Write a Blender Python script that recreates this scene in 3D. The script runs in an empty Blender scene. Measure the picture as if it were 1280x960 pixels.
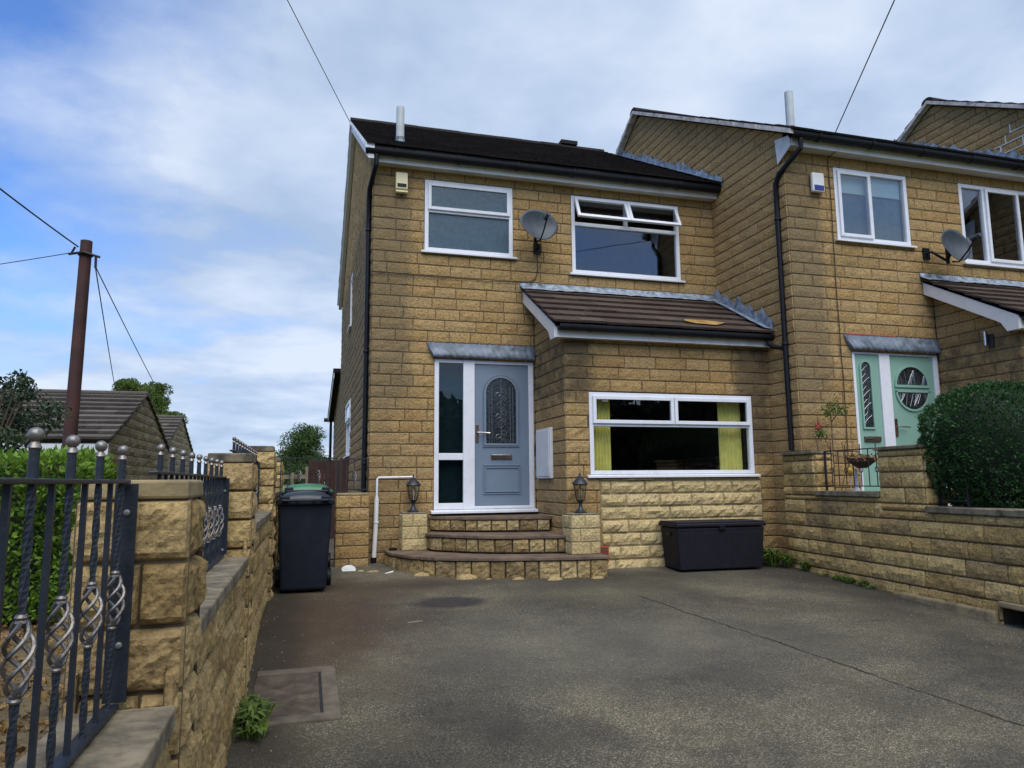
import bpy, bmesh, math, random
from mathutils import Vector, Matrix, noise
R = math.radians
scn = bpy.context.scene
COL = scn.collection
rng = random.Random(7)

# ------------------------------------------------------------------ materials
class NT:
    def __init__(s, name):
        s.m = bpy.data.materials.new(name); s.m.use_nodes = True
        s.t = s.m.node_tree; s.t.nodes.clear()
        s.out = s.t.nodes.new('ShaderNodeOutputMaterial')
    def n(s, typ, props=None, **ins):
        nd = s.t.nodes.new('ShaderNode' + typ)
        for k, v in (props or {}).items(): setattr(nd, k, v)
        for k, v in ins.items():
            k2 = int(k[1:]) if k[0] == 'i' and k[1:].isdigit() else k.replace('_', ' ')
            s.put(nd.inputs[k2], v)
        return nd
    def put(s, sock, v):
        if isinstance(v, bpy.types.NodeSocket): s.t.links.new(v, sock)
        elif isinstance(v, bpy.types.Node): s.t.links.new(v.outputs[0], sock)
        else:
            if sock.type == 'RGBA' and not isinstance(v, (int, float)) and len(v) == 3: v = (*v, 1)
            sock.default_value = v
    def math(s, op, a, b=0.0, c=None, clamp=False):
        nd = s.n('Math', {'operation': op, 'use_clamp': clamp}, i0=a, i1=b)
        if c is not None: s.put(nd.inputs[2], c)
        return nd.outputs[0]
    def mix(s, f, a, b, mode='MIX'):
        nd = s.t.nodes.new('ShaderNodeMix'); nd.data_type = 'RGBA'; nd.blend_type = mode
        s.put(nd.inputs[0], f); s.put(nd.inputs[6], a); s.put(nd.inputs[7], b)
        return nd.outputs[2]
    def noise(s, vec, scale, detail=4, rough=.6, dist=0):
        return s.n('TexNoise', None, Vector=vec, Scale=scale, Detail=detail, Roughness=rough, Distortion=dist).outputs[0]
    def ramp(s, f, stops):
        nd = s.n('ValToRGB', None, Fac=f); cr = nd.color_ramp
        while len(cr.elements) < len(stops): cr.elements.new(.5)
        for e, (p, c) in zip(cr.elements, stops):
            e.position = p; e.color = (*c, 1) if not isinstance(c, (int, float)) else (c, c, c, 1)
        return nd.outputs[0]
    def rng(s, f, a, b, c=0., d=1.):
        return s.n('MapRange', None, i0=f, i1=a, i2=b, i3=c, i4=d).outputs[0]
    def co(s, kind='Object'):
        return s.n('TexCoord').outputs[kind]
    def bump(s, h, strength=.5, dist=.01, normal=None):
        nd = s.n('Bump', None, Strength=strength, Distance=dist, Height=h)
        if normal is not None: s.put(nd.inputs['Normal'], normal)
        return nd.outputs[0]
    def principled(s, **k):
        p = s.n('BsdfPrincipled', None, **k); s.t.links.new(p.outputs[0], s.out.inputs[0]); return p

def plain(name, col, rough=.5, metal=0., spec=.5, var=.12, scale=6, bump=.15, bscale=60, dirt=None, dscale=2.5):
    t = NT(name); c = t.co()
    n1 = t.noise(c, scale, 5, .6)
    col2 = tuple(x * (1 - var * 2) for x in col); col3 = tuple(min(1, x * (1 + var)) for x in col)
    base = t.ramp(n1, [(.25, col2), (.55, col), (.8, col3)])
    if dirt:
        d = t.rng(t.noise(c, dscale, 6, .7), .52, .72)
        base = t.mix(d, base, dirt)
    b = t.bump(t.noise(c, bscale, 3, .6), bump, .004)
    r = t.rng(t.noise(c, scale * 2, 3), .3, .7, rough * .85, min(1, rough * 1.12))
    t.principled(Base_Color=base, Roughness=r, Metallic=metal, Normal=b, **{'Specular_IOR_Level': spec})
    return t.m

def stone(name, pal, algae=.25, algae_col=(.06, .055, .035), pale=.1, bump=.8, fine=45, stain_scale=1.3, spot=.3, corner=None):
    """pitch faced block: colour per block from the 'tone' attribute, grain and weathering from noise"""
    t = NT(name); c = t.co()
    tone = t.n('Attribute', {'attribute_name': 'tone'}).outputs['Fac']
    k = len(pal)
    base = t.ramp(tone, [(i / (k - 1), p) for i, p in enumerate(pal)])
    n1 = t.noise(c, 9, 6, .65)
    base = t.mix(t.rng(n1, .3, .75, 0, .55), base, t.mix(.5, base, pal[-1]))
    n2 = t.noise(c, fine, 5, .7)
    base = t.mix(1.0, base, t.ramp(n2, [(.3, (.5, .47, .42)), (.5, (1, 1, 1)), (.72, (1.35, 1.33, 1.25))]), 'MULTIPLY')
    st = t.noise(t.n('Mapping', None, Vector=c, Scale=(1, 1, .45)), stain_scale, 7, .72)
    base = t.mix(t.rng(st, .5, .74, 0, algae), base, algae_col)
    sp = t.noise(c, 17, 5, .7)
    base = t.mix(t.rng(sp, .56, .72, 0, spot), base, tuple(x * .35 for x in pal[0]))
    pl = t.noise(c, 3.1, 6, .75)
    base = t.mix(t.rng(pl, .6, .75, 0, pale), base, (.5, .46, .34))
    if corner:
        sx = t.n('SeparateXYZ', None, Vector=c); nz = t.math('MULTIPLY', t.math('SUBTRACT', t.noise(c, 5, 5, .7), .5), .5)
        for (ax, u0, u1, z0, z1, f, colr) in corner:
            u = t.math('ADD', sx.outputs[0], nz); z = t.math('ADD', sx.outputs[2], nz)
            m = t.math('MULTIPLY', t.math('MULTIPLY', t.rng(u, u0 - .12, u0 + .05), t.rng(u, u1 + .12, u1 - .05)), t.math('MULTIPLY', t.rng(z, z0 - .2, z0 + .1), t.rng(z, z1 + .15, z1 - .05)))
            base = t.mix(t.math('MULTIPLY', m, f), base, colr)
    v = t.n('TexVoronoi', {'feature': 'F1'}, Vector=c, Scale=38.).outputs[0]
    h = t.math('ADD', t.noise(c, 28, 8, .72), t.math('MULTIPLY', v, .35))
    b = t.bump(h, bump, .02)
    t.principled(Base_Color=base, Roughness=.92, Normal=b, **{'Specular_IOR_Level': .25})
    return t.m

def foliage(name, dark, light, rough=.55, trans=.25):
    t = NT(name); c = t.co()
    tone = t.n('Attribute', {'attribute_name': 'tone'}).outputs['Fac']
    col = t.ramp(tone, [(0, dark), (.6, tuple((a + b) / 2 for a, b in zip(dark, light))), (1, light)])
    col = t.mix(t.rng(t.noise(c, 2.2, 3), .35, .7, 0, .6), col, light)
    p = t.n('BsdfPrincipled', None, Base_Color=col, Roughness=rough, **{'Specular_IOR_Level': .35})
    tr = t.n('BsdfTranslucent', None, Color=col)
    mx = t.n('MixShader', None, i0=trans, i1=p, i2=tr)
    t.t.links.new(mx.outputs[0], t.out.inputs[0])
    return t.m

def glass_mat(name, tint=(.93, .95, .95), refl=1.6, rough=0.):
    t = NT(name)
    f = t.n('Fresnel', None, IOR=t.rng(t.n('NewGeometry').outputs['Backfacing'], 0, 1, 1.5, 1 / 1.5)).outputs[0]
    f = t.math('MULTIPLY', f, refl, clamp=True)
    wob = t.bump(t.noise(t.co(), 1.6, 1), .02, .05)
    g = t.n('BsdfGlossy', None, Color=(.95, .97, 1), Roughness=rough, Normal=wob)
    tr = t.n('BsdfTransparent', None, Color=tint)
    mx = t.n('MixShader', None, i0=f, i1=tr, i2=g)
    t.t.links.new(mx.outputs[0], t.out.inputs[0])
    return t.m

YS = [(.30, .200, .085), (.36, .238, .098), (.395, .27, .118), (.345, .218, .085), (.38, .26, .118), (.36, .248, .115)]
M = {}
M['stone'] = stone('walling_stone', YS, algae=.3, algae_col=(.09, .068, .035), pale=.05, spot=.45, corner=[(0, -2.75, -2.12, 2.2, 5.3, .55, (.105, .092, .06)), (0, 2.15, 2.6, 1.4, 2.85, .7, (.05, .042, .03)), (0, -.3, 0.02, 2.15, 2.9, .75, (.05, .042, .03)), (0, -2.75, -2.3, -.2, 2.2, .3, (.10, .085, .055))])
M['stone_side'] = stone('walling_stone_side', [(.335, .220, .095), (.365, .243, .105), (.39, .262, .115)], algae=.3, algae_col=(.10, .075, .04), pale=.05, spot=.4)
M['stone_pale'] = stone('pale_stone', [(.43, .335, .16), (.48, .375, .185), (.51, .405, .21)], algae=.15, pale=.2, spot=.12)
M['stone_old'] = stone('boundary_stone', [(.30, .205, .085), (.43, .305, .13), (.52, .385, .18), (.38, .265, .12)], algae=.6, algae_col=(.075, .06, .035), pale=.3, bump=1.0, stain_scale=1.7, spot=.5)
M['stone_right'] = stone('right_wall_stone', [(.40, .27, .10), (.55, .385, .145), (.62, .45, .19), (.47, .32, .12), (.34, .24, .11)], algae=.62, algae_col=(.07, .055, .035), pale=.3, bump=1.0, stain_scale=1.1, spot=.4)
M['stone_step'] = stone('step_stone', [(.22, .155, .07), (.37, .27, .12), (.44, .34, .165), (.19, .135, .065)], algae=.7, algae_col=(.085, .06, .036), pale=.2, bump=1.0, stain_scale=4.5, spot=.6)
M['mortar'] = plain('mortar_joint', (.085, .062, .036), .95, bump=.5)
M['mortar_pale'] = plain('pale_mortar', (.30, .25, .15), .95, bump=.5)
M['coping'] = plain('coping_stone', (.20, .165, .105), .95, var=.45, scale=9, bump=1., bscale=35, dirt=(.045, .039, .03), dscale=5)
M['cap'] = plain('cap_stone', (.30, .235, .12), .95, var=.3, scale=7, bump=.9, bscale=35, dirt=(.05, .042, .03), dscale=4)
M['flag'] = plain('step_slab_stone', (.145, .10, .066), .85, var=.3, scale=4, bump=.7, bscale=40, dirt=(.05, .037, .028), dscale=6)
M['upvc'] = plain('white_upvc', (.70, .72, .76), .3, var=.03, bump=.02, dirt=(.60, .61, .60), dscale=1.8)
M['fascia'] = plain('white_fascia_board', (.64, .64, .63), .4, var=.04, bump=.03, dirt=(.46, .45, .40), dscale=2.5)
M['soffit'] = plain('soffit_board', (.52, .50, .44), .5, var=.06, bump=.05, dirt=(.35, .33, .28))
M['black'] = plain('black_plastic', (.006, .007, .010), .5, spec=.25, var=.2, bump=.05)
M['bin'] = plain('bin_plastic', (.006, .009, .017), .55, spec=.3, var=.1, bump=.25, bscale=180, dirt=(.012, .015, .021), dscale=5)
M['bin_lid'] = plain('bin_lid_plastic', (.016, .022, .034), .42, var=.1, bump=.2, bscale=180)
M['bin_green'] = plain('green_bin_plastic', (.035, .15, .07), .42, var=.15, bump=.2)
M['box'] = plain('deck_box_plastic', (.006, .006, .012), .65, spec=.3, var=.1, bump=.3, bscale=90)
M['iron'] = plain('painted_iron', (.012, .017, .026), .45, metal=.0, spec=.5, var=.2, bump=.3, bscale=70, dirt=(.022, .028, .038), dscale=9)
M['silver'] = plain('silver_painted_iron', (.24, .22, .20), .42, metal=.7, var=.45, scale=30, bump=.5, dirt=(.035, .035, .04), dscale=26)
M['blackiron'] = plain('black_iron', (.012, .012, .014), .5, var=.2, bump=.2)
M['lead'] = plain('lead_sheet', (.12, .15, .19), .55, metal=.1, var=.4, scale=7, bump=.5, bscale=26, dirt=(.20, .24, .29), dscale=5)
M['lead_bright'] = plain('new_lead_sheet', (.24, .29, .35), .55, metal=.05, var=.45, scale=12, bump=.8, bscale=26, dirt=(.42, .49, .57), dscale=10)
M['tile'] = stone('roof_tile', [(.014, .011, .012), (.019, .015, .015), (.026, .020, .019)], algae=.3, algae_col=(.02, .02, .012), pale=.02, bump=.5, fine=60, spot=.2)
M['tile_brown'] = stone('brown_roof_tile', [(.052, .036, .030), (.075, .053, .042), (.095, .070, .054)], algae=.45, algae_col=(.025, .022, .016), pale=.12, bump=.5, fine=60, spot=.25)
M['mortar_bed'] = plain('verge_mortar', (.62, .56, .50), .95, var=.3, bump=.9, dirt=(.18, .15, .12), dscale=9)
M['redmortar'] = plain('red_mortar', (.42, .10, .06), .9)
M['moss'] = plain('ochre_patch', (.34, .20, .055), .9, var=.3)
M['door_blue'] = plain('slate_blue_door', (.165, .215, .275), .4, var=.04, scale=2, bump=.12, bscale=25)
M['door_mint'] = plain('mint_door', (.22, .385, .305), .42, var=.04, scale=2, bump=.12, bscale=25)
M['dullbolt'] = plain('dull_bolt', (.20, .20, .19), .5, metal=.5)
M['chrome'] = plain('chrome', (.55, .53, .5), .22, metal=1., var=.1)
M['bronze'] = plain('aged_brass', (.16, .11, .07), .4, metal=.8, var=.2)
M['cream'] = plain('cream_plastic', (.70, .64, .38), .45, var=.05)
M['white'] = plain('white_plastic', (.68, .69, .68), .4, var=.05, dirt=(.5, .5, .46))
M['bluelabel'] = plain('blue_panel', (.01, .025, .20), .4)
M['galv'] = plain('painted_flue', (.46, .50, .50), .6, metal=.0, var=.1, bump=.1)
M['dish'] = plain('grey_dish_mesh', (.050, .065, .080), .55, var=.2, scale=9, bump=.5, bscale=260)
M['curtain'] = plain('yellow_curtain', (.78, .72, .22), .8, var=.1, scale=9)
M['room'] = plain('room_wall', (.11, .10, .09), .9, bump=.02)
M['blind'] = plain('pale_blind', (.28, .38, .39), .7, var=.05)
M['net'] = plain('teal_net_tint', (.03, .065, .08), .8, var=.3, scale=14)
M['glass'] = glass_mat('window_glass')
M['glass_dark'] = glass_mat('tinted_glass', (.6, .66, .66), 1.3)
M['lampglass'] = glass_mat('lantern_glass', (.75, .72, .62), 1.2, .05)
M['frost'] = plain('frosted_glass', (.035, .075, .10), .28, var=.10, scale=9, bump=.35, bscale=70, spec=.6)
M['door_glass'] = plain('bevelled_door_glass', (.022, .028, .030), .12, var=.5, scale=25, bump=.6, bscale=40, spec=.8)
M['came'] = plain('lead_came', (.30, .31, .32), .35, metal=.7)
M['pole'] = plain('creosoted_wood', (.060, .024, .020), .85, var=.35, scale=3, bump=.8, bscale=30, dirt=(.03, .015, .012))
M['wood'] = plain('weathered_timber', (.24, .20, .14), .9, var=.3, bump=.7)
M['brownfence'] = plain('brown_stained_boards', (.060, .022, .016), .75, var=.3, bump=.5)
M['wire'] = plain('wire', (.02, .022, .028), .7)
M['cable'] = plain('brown_cable', (.035, .022, .014), .7)
M['terracotta'] = plain('red_air_brick', (.38, .07, .035), .8, var=.2)
M['yellow'] = plain('yellow_plastic', (.65, .38, .05), .5)
M['concrete'] = plain('concrete', (.12, .098, .073), .95, var=.3, scale=7, bump=.8, bscale=60, dirt=(.06, .05, .038), dscale=5)
M['concrete_pale'] = plain('pale_grit', (.22, .20, .17), .9)
M['cover'] = plain('cover_infill', (.080, .058, .042), .95, var=.35, scale=9, bump=.9, bscale=50, dirt=(.14, .11, .08), dscale=8)
M['slate'] = stone('stone_slate', [(.075, .066, .058), (.105, .092, .08), (.16, .14, .12), (.085, .075, .065)], algae=.5, algae_col=(.035, .033, .022), pale=.1, bump=.8, spot=.4)
M['oldwall'] = stone('bungalow_stone', [(.13, .105, .06), (.19, .155, .095), (.24, .20, .125)], algae=.3, pale=.15, spot=.3, bump=.8)
M['oldmortar'] = plain('pale_pointing', (.52, .48, .38), .95)
M['bark'] = plain('bark', (.09, .065, .045), .95, var=.35, bump=1.)
M['hedge'] = foliage('hedge_leaves', (.045, .10, .012), (.19, .33, .035))
M['topiary'] = foliage('conifer_leaves', (.007, .030, .010), (.045, .125, .026), trans=.1)
M['treeleaf'] = foliage('tree_leaves', (.018, .05, .016), (.085, .14, .03))
M['darkleaf'] = foliage('dark_leaves', (.016, .036, .018), (.06, .095, .04))
M['unseen_woodleaf'] = foliage('unseen_wood_leaves', (.008, .014, .008), (.02, .03, .014), trans=.1)
M['ginkgo'] = foliage('bright_tree_leaves', (.028, .065, .012), (.135, .19, .028))
M['weed'] = foliage('weed_leaves', (.035, .07, .012), (.15, .22, .04))
M['core'] = plain('twig_core', (.012, .022, .010), .95, bump=.5)
M['rose'] = plain('red_petals', (.30, .05, .03), .7)
M['litter'] = foliage('leaf_litter', (.09, .045, .018), (.26, .16, .05), trans=.05)

# ------------------------------------------------------------------ mesh builder
class MB:
    def __init__(s, T=None):
        s.v = []; s.f = []; s.t = []; s.mi = []; s.T = T; s.tone = .5; s.m = 0
    def p(s, q):
        if s.T: q = s.T(*q)
        s.v.append(tuple(q)); s.t.append(s.tone); return len(s.v) - 1
    def face(s, ids): s.f.append(tuple(ids)); s.mi.append(s.m)
    def poly(s, pts): s.face([s.p(q) for q in pts])
    def box(s, x0, x1, y0, y1, z0, z1):
        i = [s.p(q) for q in ((x0, y0, z0), (x1, y0, z0), (x1, y1, z0), (x0, y1, z0), (x0, y0, z1), (x1, y0, z1), (x1, y1, z1), (x0, y1, z1))]
        for q in ((0, 3, 2, 1), (4, 5, 6, 7), (0, 1, 5, 4), (1, 2, 6, 5), (2, 3, 7, 6), (3, 0, 4, 7)): s.face([i[k] for k in q])
        return s
    def hexa(s, pts):
        i = [s.p(q) for q in pts]
        for q in ((0, 3, 2, 1), (4, 5, 6, 7), (0, 1, 5, 4), (1, 2, 6, 5), (2, 3, 7, 6), (3, 0, 4, 7)): s.face([i[k] for k in q])
    def prism(s, pts, off):
        """polygon pts extruded by the vector off"""
        a = [s.p(q) for q in pts]; b = [s.p((q[0] + off[0], q[1] + off[1], q[2] + off[2])) for q in pts]
        s.face(a[::-1]); s.face(b)
        n = len(a)
        for k in range(n): s.face((a[k], a[(k + 1) % n], b[(k + 1) % n], b[k]))
    def tube(s, path, r, n=8, cap=True, taper=None):
        pts = [Vector(q) for q in path]; rings = []
        up = Vector((0, 0, 1)); prev = None
        for k, q in enumerate(pts):
            d = (pts[min(k + 1, len(pts) - 1)] - pts[max(k - 1, 0)]).normalized()
            if prev is None:
                a = d.cross(up)
                if a.length < .1: a = d.cross(Vector((1, 0, 0)))
            else: a = prev - d * prev.dot(d)
            a.normalize(); prev = a; b = d.cross(a)
            rr = r if taper is None else r + (taper - r) * k / (len(pts) - 1)
            if callable(r): rr = r(k / (len(pts) - 1))
            rings.append([s.p(q + a * math.cos(2 * math.pi * j / n) * rr + b * math.sin(2 * math.pi * j / n) * rr) for j in range(n)])
        for r0, r1 in zip(rings, rings[1:]):
            for j in range(n): s.face((r0[j], r0[(j + 1) % n], r1[(j + 1) % n], r1[j]))
        if cap: s.face(rings[0][::-1]); s.face(rings[-1])
        return s
    def lathe(s, prof, c, n=16, sq=None):
        """profile of (radius, height) round the vertical through c"""
        rings = []
        for r, h in prof:
            rings.append([s.p((c[0] + r * math.cos(2 * math.pi * j / n), c[1] + r * math.sin(2 * math.pi * j / n), c[2] + h)) for j in range(n)])
        for r0, r1 in zip(rings, rings[1:]):
            for j in range(n): s.face((r0[j], r0[(j + 1) % n], r1[(j + 1) % n], r1[j]))
        s.face(rings[0][::-1]); s.face(rings[-1])
        return s
    def ball(s, c, r, n=12, sc=(1, 1, 1)):
        prof = [(max(.001, math.sin(math.pi * k / (n // 2 + 2))) * r, -math.cos(math.pi * k / (n // 2 + 2)) * r * sc[2]) for k in range(n // 2 + 3)]
        return s.lathe(prof, c, n)
    def leaf(s, c, size, r=rng, up=.3, ratio=.55):
        a = Vector((r.gauss(0, 1), r.gauss(0, 1), r.gauss(0, 1) + up)).normalized()
        b = a.cross(Vector((r.gauss(0, 1), r.gauss(0, 1), r.gauss(0, 1)))).normalized()
        n = a.cross(b) * size * .12
        a *= size * .5; b *= size * .5 * ratio; c = Vector(c)
        s.tone = r.random()
        s.poly([c - a, c - b * .9 + n, c + a, c + b * .9 + n])

def build(name, mb, mats, parent=None, base=None, smooth=False, bev=0, recalc=True, **kw):
    me = bpy.data.meshes.new(name)
    root = parent
    while root is not None and root.parent is not None: root = root.parent
    off = Vector(base) if base is not None else (root.location.copy() if root is not None else Vector((0, 0, 0)))
    vs = [(q[0] - off[0], q[1] - off[1], q[2] - off[2]) for q in mb.v]
    me.from_pydata(vs, [], mb.f)
    if not isinstance(mats, (list, tuple)): mats = [mats]
    for m in mats: me.materials.append(M[m] if isinstance(m, str) else m)
    me.polygons.foreach_set('material_index', mb.mi)
    at = me.attributes.new('tone', 'FLOAT', 'POINT'); at.data.foreach_set('value', mb.t)
    if recalc:
        bm = bmesh.new(); bm.from_mesh(me); bmesh.ops.recalc_face_normals(bm, faces=bm.faces); bm.to_mesh(me); bm.free()
    if smooth:
        me.polygons.foreach_set('use_smooth', [True] * len(me.polygons))
        if smooth != 'all': me.set_sharp_from_angle(angle=R(40))
    me.update()
    o = bpy.data.objects.new(name, me); COL.objects.link(o)
    if parent is not None: o.parent = parent
    else: o.location = off
    if bev:
        b = o.modifiers.new('bevel', 'BEVEL'); b.width = bev; b.segments = 2; b.limit_method = 'ANGLE'
    for k, v in kw.items(): o[k] = v
    return o

def thing(name, label, cat, loc=(0, 0, 0), group=None):
    o = bpy.data.objects.new(name, None); COL.objects.link(o); o.location = loc
    o.empty_display_size = .2
    o['label'] = label; o['category'] = cat
    if group: o['group'] = group
    return o

def single(name, mb, mats, label, cat, base, group=None, **kw):
    o = build(name, mb, mats, None, base, **kw)
    o['label'] = label; o['category'] = cat
    if group: o['group'] = group
    return o

def clone(o, parent=None, loc=None):
    c = o.copy(); COL.objects.link(c)
    if parent is not None: c.parent = parent
    if loc is not None: c.location = loc
    for ch in list(o.children): clone(ch, c)
    return c

# ------------------------------------------------------------------ block walling
def cells_for(u0, u1, v0, v1, holes, ch, zref, lens, seed):
    out = []
    k = math.floor((v0 - zref) / ch)
    while zref + k * ch < v1 - 1e-4:
        a = max(v0, zref + k * ch); b = min(v1, zref + (k + 1) * ch)
        r = random.Random(seed * 977 + k * 31)
        u = u0 - (lens[0] * .5 if k % 2 else 0) - r.random() * .06
        if k % 3 == 0: u -= .1
        cuts = []
        while u < u1:
            u += r.choice(lens); cuts.append(u)
        cuts = [c for c in cuts if u0 + .09 < c < u1 - .09]
        edges = sorted([u0, u1] + cuts + [h for hh in holes for h in hh[:2] if u0 < h < u1 and hh[2] < b and hh[3] > a])
        for ua, ub in zip(edges, edges[1:]):
            if ub - ua < .012: continue
            um = (ua + ub) / 2; segs = [(a, b)]
            for h in holes:
                if h[0] < um < h[1]:
                    ns = []
                    for (p, q) in segs:
                        if h[3] <= p or h[2] >= q: ns.append((p, q)); continue
                        if h[2] > p: ns.append((p, h[2]))
                        if h[3] < q: ns.append((h[3], q))
                    segs = ns
            for (p, q) in segs:
                if q - p > .012: out.append((ua, ub, p, q))
        k += 1
    return out

def walling(mb, P, U, N, u0, u1, v0, v1, holes=(), ch=.155, lens=(.44, .44, .34, .3), zref=0, depth=.013, rough=.008,
            mort=.0065, vmort=.0035, res=.09, top=None, seed=1, chamf=.010, back=True, mslot=1, bslot=0, freq=11):
    P = Vector(P); U = Vector(U).normalized(); N = Vector(N).normalized(); Z = Vector((0, 0, 1))
    topf = top or (lambda u: 1e9)
    W = lambda u, v, d: P + U * u + Z * min(v, topf(u) - .004) + N * d
    r = random.Random(seed)
    sT = mb.T; mb.T = None
    if back:
        mb.m = mslot; mb.tone = .5
        for (ua, ub, p, q) in cells_for(u0, u1, v0, v1, holes, ch, zref, [9.], seed):
            n = max(1, int((ub - ua) / .4)) if top else 1
            for j in range(n):
                x0 = ua + (ub - ua) * j / n; x1 = ua + (ub - ua) * (j + 1) / n
                if p >= max(topf(x0), topf(x1)) - .004: continue
                mb.poly([W(x0, p, 0), W(x1, p, 0), W(x1, q, 0), W(x0, q, 0)])
    mb.m = bslot
    for (ua, ub, p, q) in cells_for(u0, u1, v0, v1, holes, ch, zref, lens, seed):
        ua += vmort / 2; ub -= vmort / 2; p += mort / 2; q -= mort / 2
        if ub - ua < .02 or q - p < .02: continue
        if p >= max(topf(ua), topf(ub)) - .02: continue
        c = min(chamf, (q - p) * .25, (ub - ua) * .25)
        nu = max(2, int((ub - ua) / res)); nv = max(2, int((q - p) / res))
        us = [ua] + [ua + c + (ub - ua - 2 * c) * j / nu for j in range(nu + 1)] + [ub]
        vs = [p] + [p + c + (q - p - 2 * c) * j / nv for j in range(nv + 1)] + [q]
        mb.tone = r.random(); base_d = depth * (.75 + r.random() * .5)
        ids = []
        for j, v in enumerate(vs):
            row = []
            for i, u in enumerate(us):
                if i in (0, len(us) - 1) or j in (0, len(vs) - 1): d = -.002
                else:
                    w = P + U * u + Z * v
                    d = base_d + rough * (noise.noise(w * freq) + .6 * noise.noise(w * freq * 2.3) + .45 * noise.noise(Vector((w.x, w.y, w.z * 1.7)) * freq * 5))
                    ei = min(i, len(us) - 1 - i, j, len(vs) - 1 - j)
                    if min(j, len(vs) - 1 - j) == 1: d = max(.003, d * .6)
                    elif ei == 1: d *= .85
                    d = max(d, .002)
                row.append(mb.p(W(u, v, d)))
            ids.append(row)
        for j in range(len(vs) - 1):
            for i in range(len(us) - 1):
                mb.face((ids[j][i], ids[j][i + 1], ids[j + 1][i + 1], ids[j + 1][i]))
    mb.T = sT; mb.m = 0

# ------------------------------------------------------------------ windows and doors
def ring(mb, u0, u1, v0, v1, w, d0, d1, wb=None, wt=None):
    wb = wb or w; wt = wt or w
    mb.box(u0, u0 + w, d0, d1, v0, v1); mb.box(u1 - w, u1, d0, d1, v0, v1)
    mb.box(u0 + w, u1 - w, d0, d1, v0, v0 + wb); mb.box(u0 + w, u1 - w, d0, d1, v1 - wt, v1)

def window(parent, T, u0, u1, v0, v1, bars, lights, label=None, pane='glass', fw=.055, sill=.05, opening=0):
    """T maps (u, outward, v) to the world. bars: (u0,u1,v0,v1). lights: (u0,u1,v0,v1, is_sash)"""
    mb = MB(T); ring(mb, u0, u1, v0, v1, fw, -.06, .008, wb=.05)
    for b in bars: mb.box(b[0], b[1], -.058, .006, b[2], b[3])
    fr = build('window', mb, 'upvc', parent, bev=.004)
    if label: fr['label'] = label
    if sill:
        s = MB(T); s.hexa([(u0 - sill, .012, v0 - .035), (u1 + sill, .012, v0 - .035), (u1 + sill, .014, v0 - .002), (u0 - sill, .014, v0 - .002),
                           (u0 - sill, .062, v0 - .040), (u1 + sill, .062, v0 - .040), (u1 + sill, .062, v0 - .012), (u0 - sill, .062, v0 - .012)])
        build('sill', s, 'upvc', fr, bev=.003)
    for L in lights:
        a, b, c, d = L[:4]
        if len(L) > 4 and L[4]:
            ang = opening if L[4] == 'open' else 0
            w = .045
            def TT(u, dd, v, d_=d, ang=ang):
                h = d_ - v; o = dd + .018
                return T(u, o * math.cos(ang) + h * math.sin(ang), d_ - h * math.cos(ang) + o * math.sin(ang))
            s = MB(TT); ring(s, a, b, c, d, w, -.02, .018)
            build('sash', s, 'upvc', fr, bev=.004)
            g = MB(TT); g.box(a + w + .001, b - w - .001, -.008, 0, c + w + .001, d - w - .001)
            build('pane', g, pane, fr)
        else:
            g = MB(T); g.box(a + .001, b - .001, -.032, -.024, c + .001, d - .001)
            build('pane', g, pane, fr)
    return fr

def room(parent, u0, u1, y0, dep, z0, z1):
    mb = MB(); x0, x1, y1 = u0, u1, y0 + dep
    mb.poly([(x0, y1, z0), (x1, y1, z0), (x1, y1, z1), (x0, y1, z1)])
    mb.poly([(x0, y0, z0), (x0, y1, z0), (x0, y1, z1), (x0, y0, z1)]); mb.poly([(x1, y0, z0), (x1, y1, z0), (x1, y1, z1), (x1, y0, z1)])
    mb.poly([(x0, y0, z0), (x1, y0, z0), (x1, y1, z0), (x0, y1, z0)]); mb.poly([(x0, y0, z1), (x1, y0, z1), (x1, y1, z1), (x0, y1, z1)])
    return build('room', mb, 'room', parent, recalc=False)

def curve2d(cx, cy, rx, ry, a0, a1, n):
    return [(cx + rx * math.cos(a0 + (a1 - a0) * k / n), cy + ry * math.sin(a0 + (a1 - a0) * k / n)) for k in range(n + 1)]

def strip(mb, outer, inner, d0, d1):
    """solid band between two open outlines of (u, v)"""
    n = len(outer)
    for k in range(n - 1):
        a, b, c, d = outer[k], outer[k + 1], inner[k + 1], inner[k]
        mb.hexa([(a[0], d0, a[1]), (b[0], d0, b[1]), (c[0], d0, c[1]), (d[0], d0, d[1]),
                 (a[0], d1, a[1]), (b[0], d1, b[1]), (c[0], d1, c[1]), (d[0], d1, d[1])])

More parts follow.
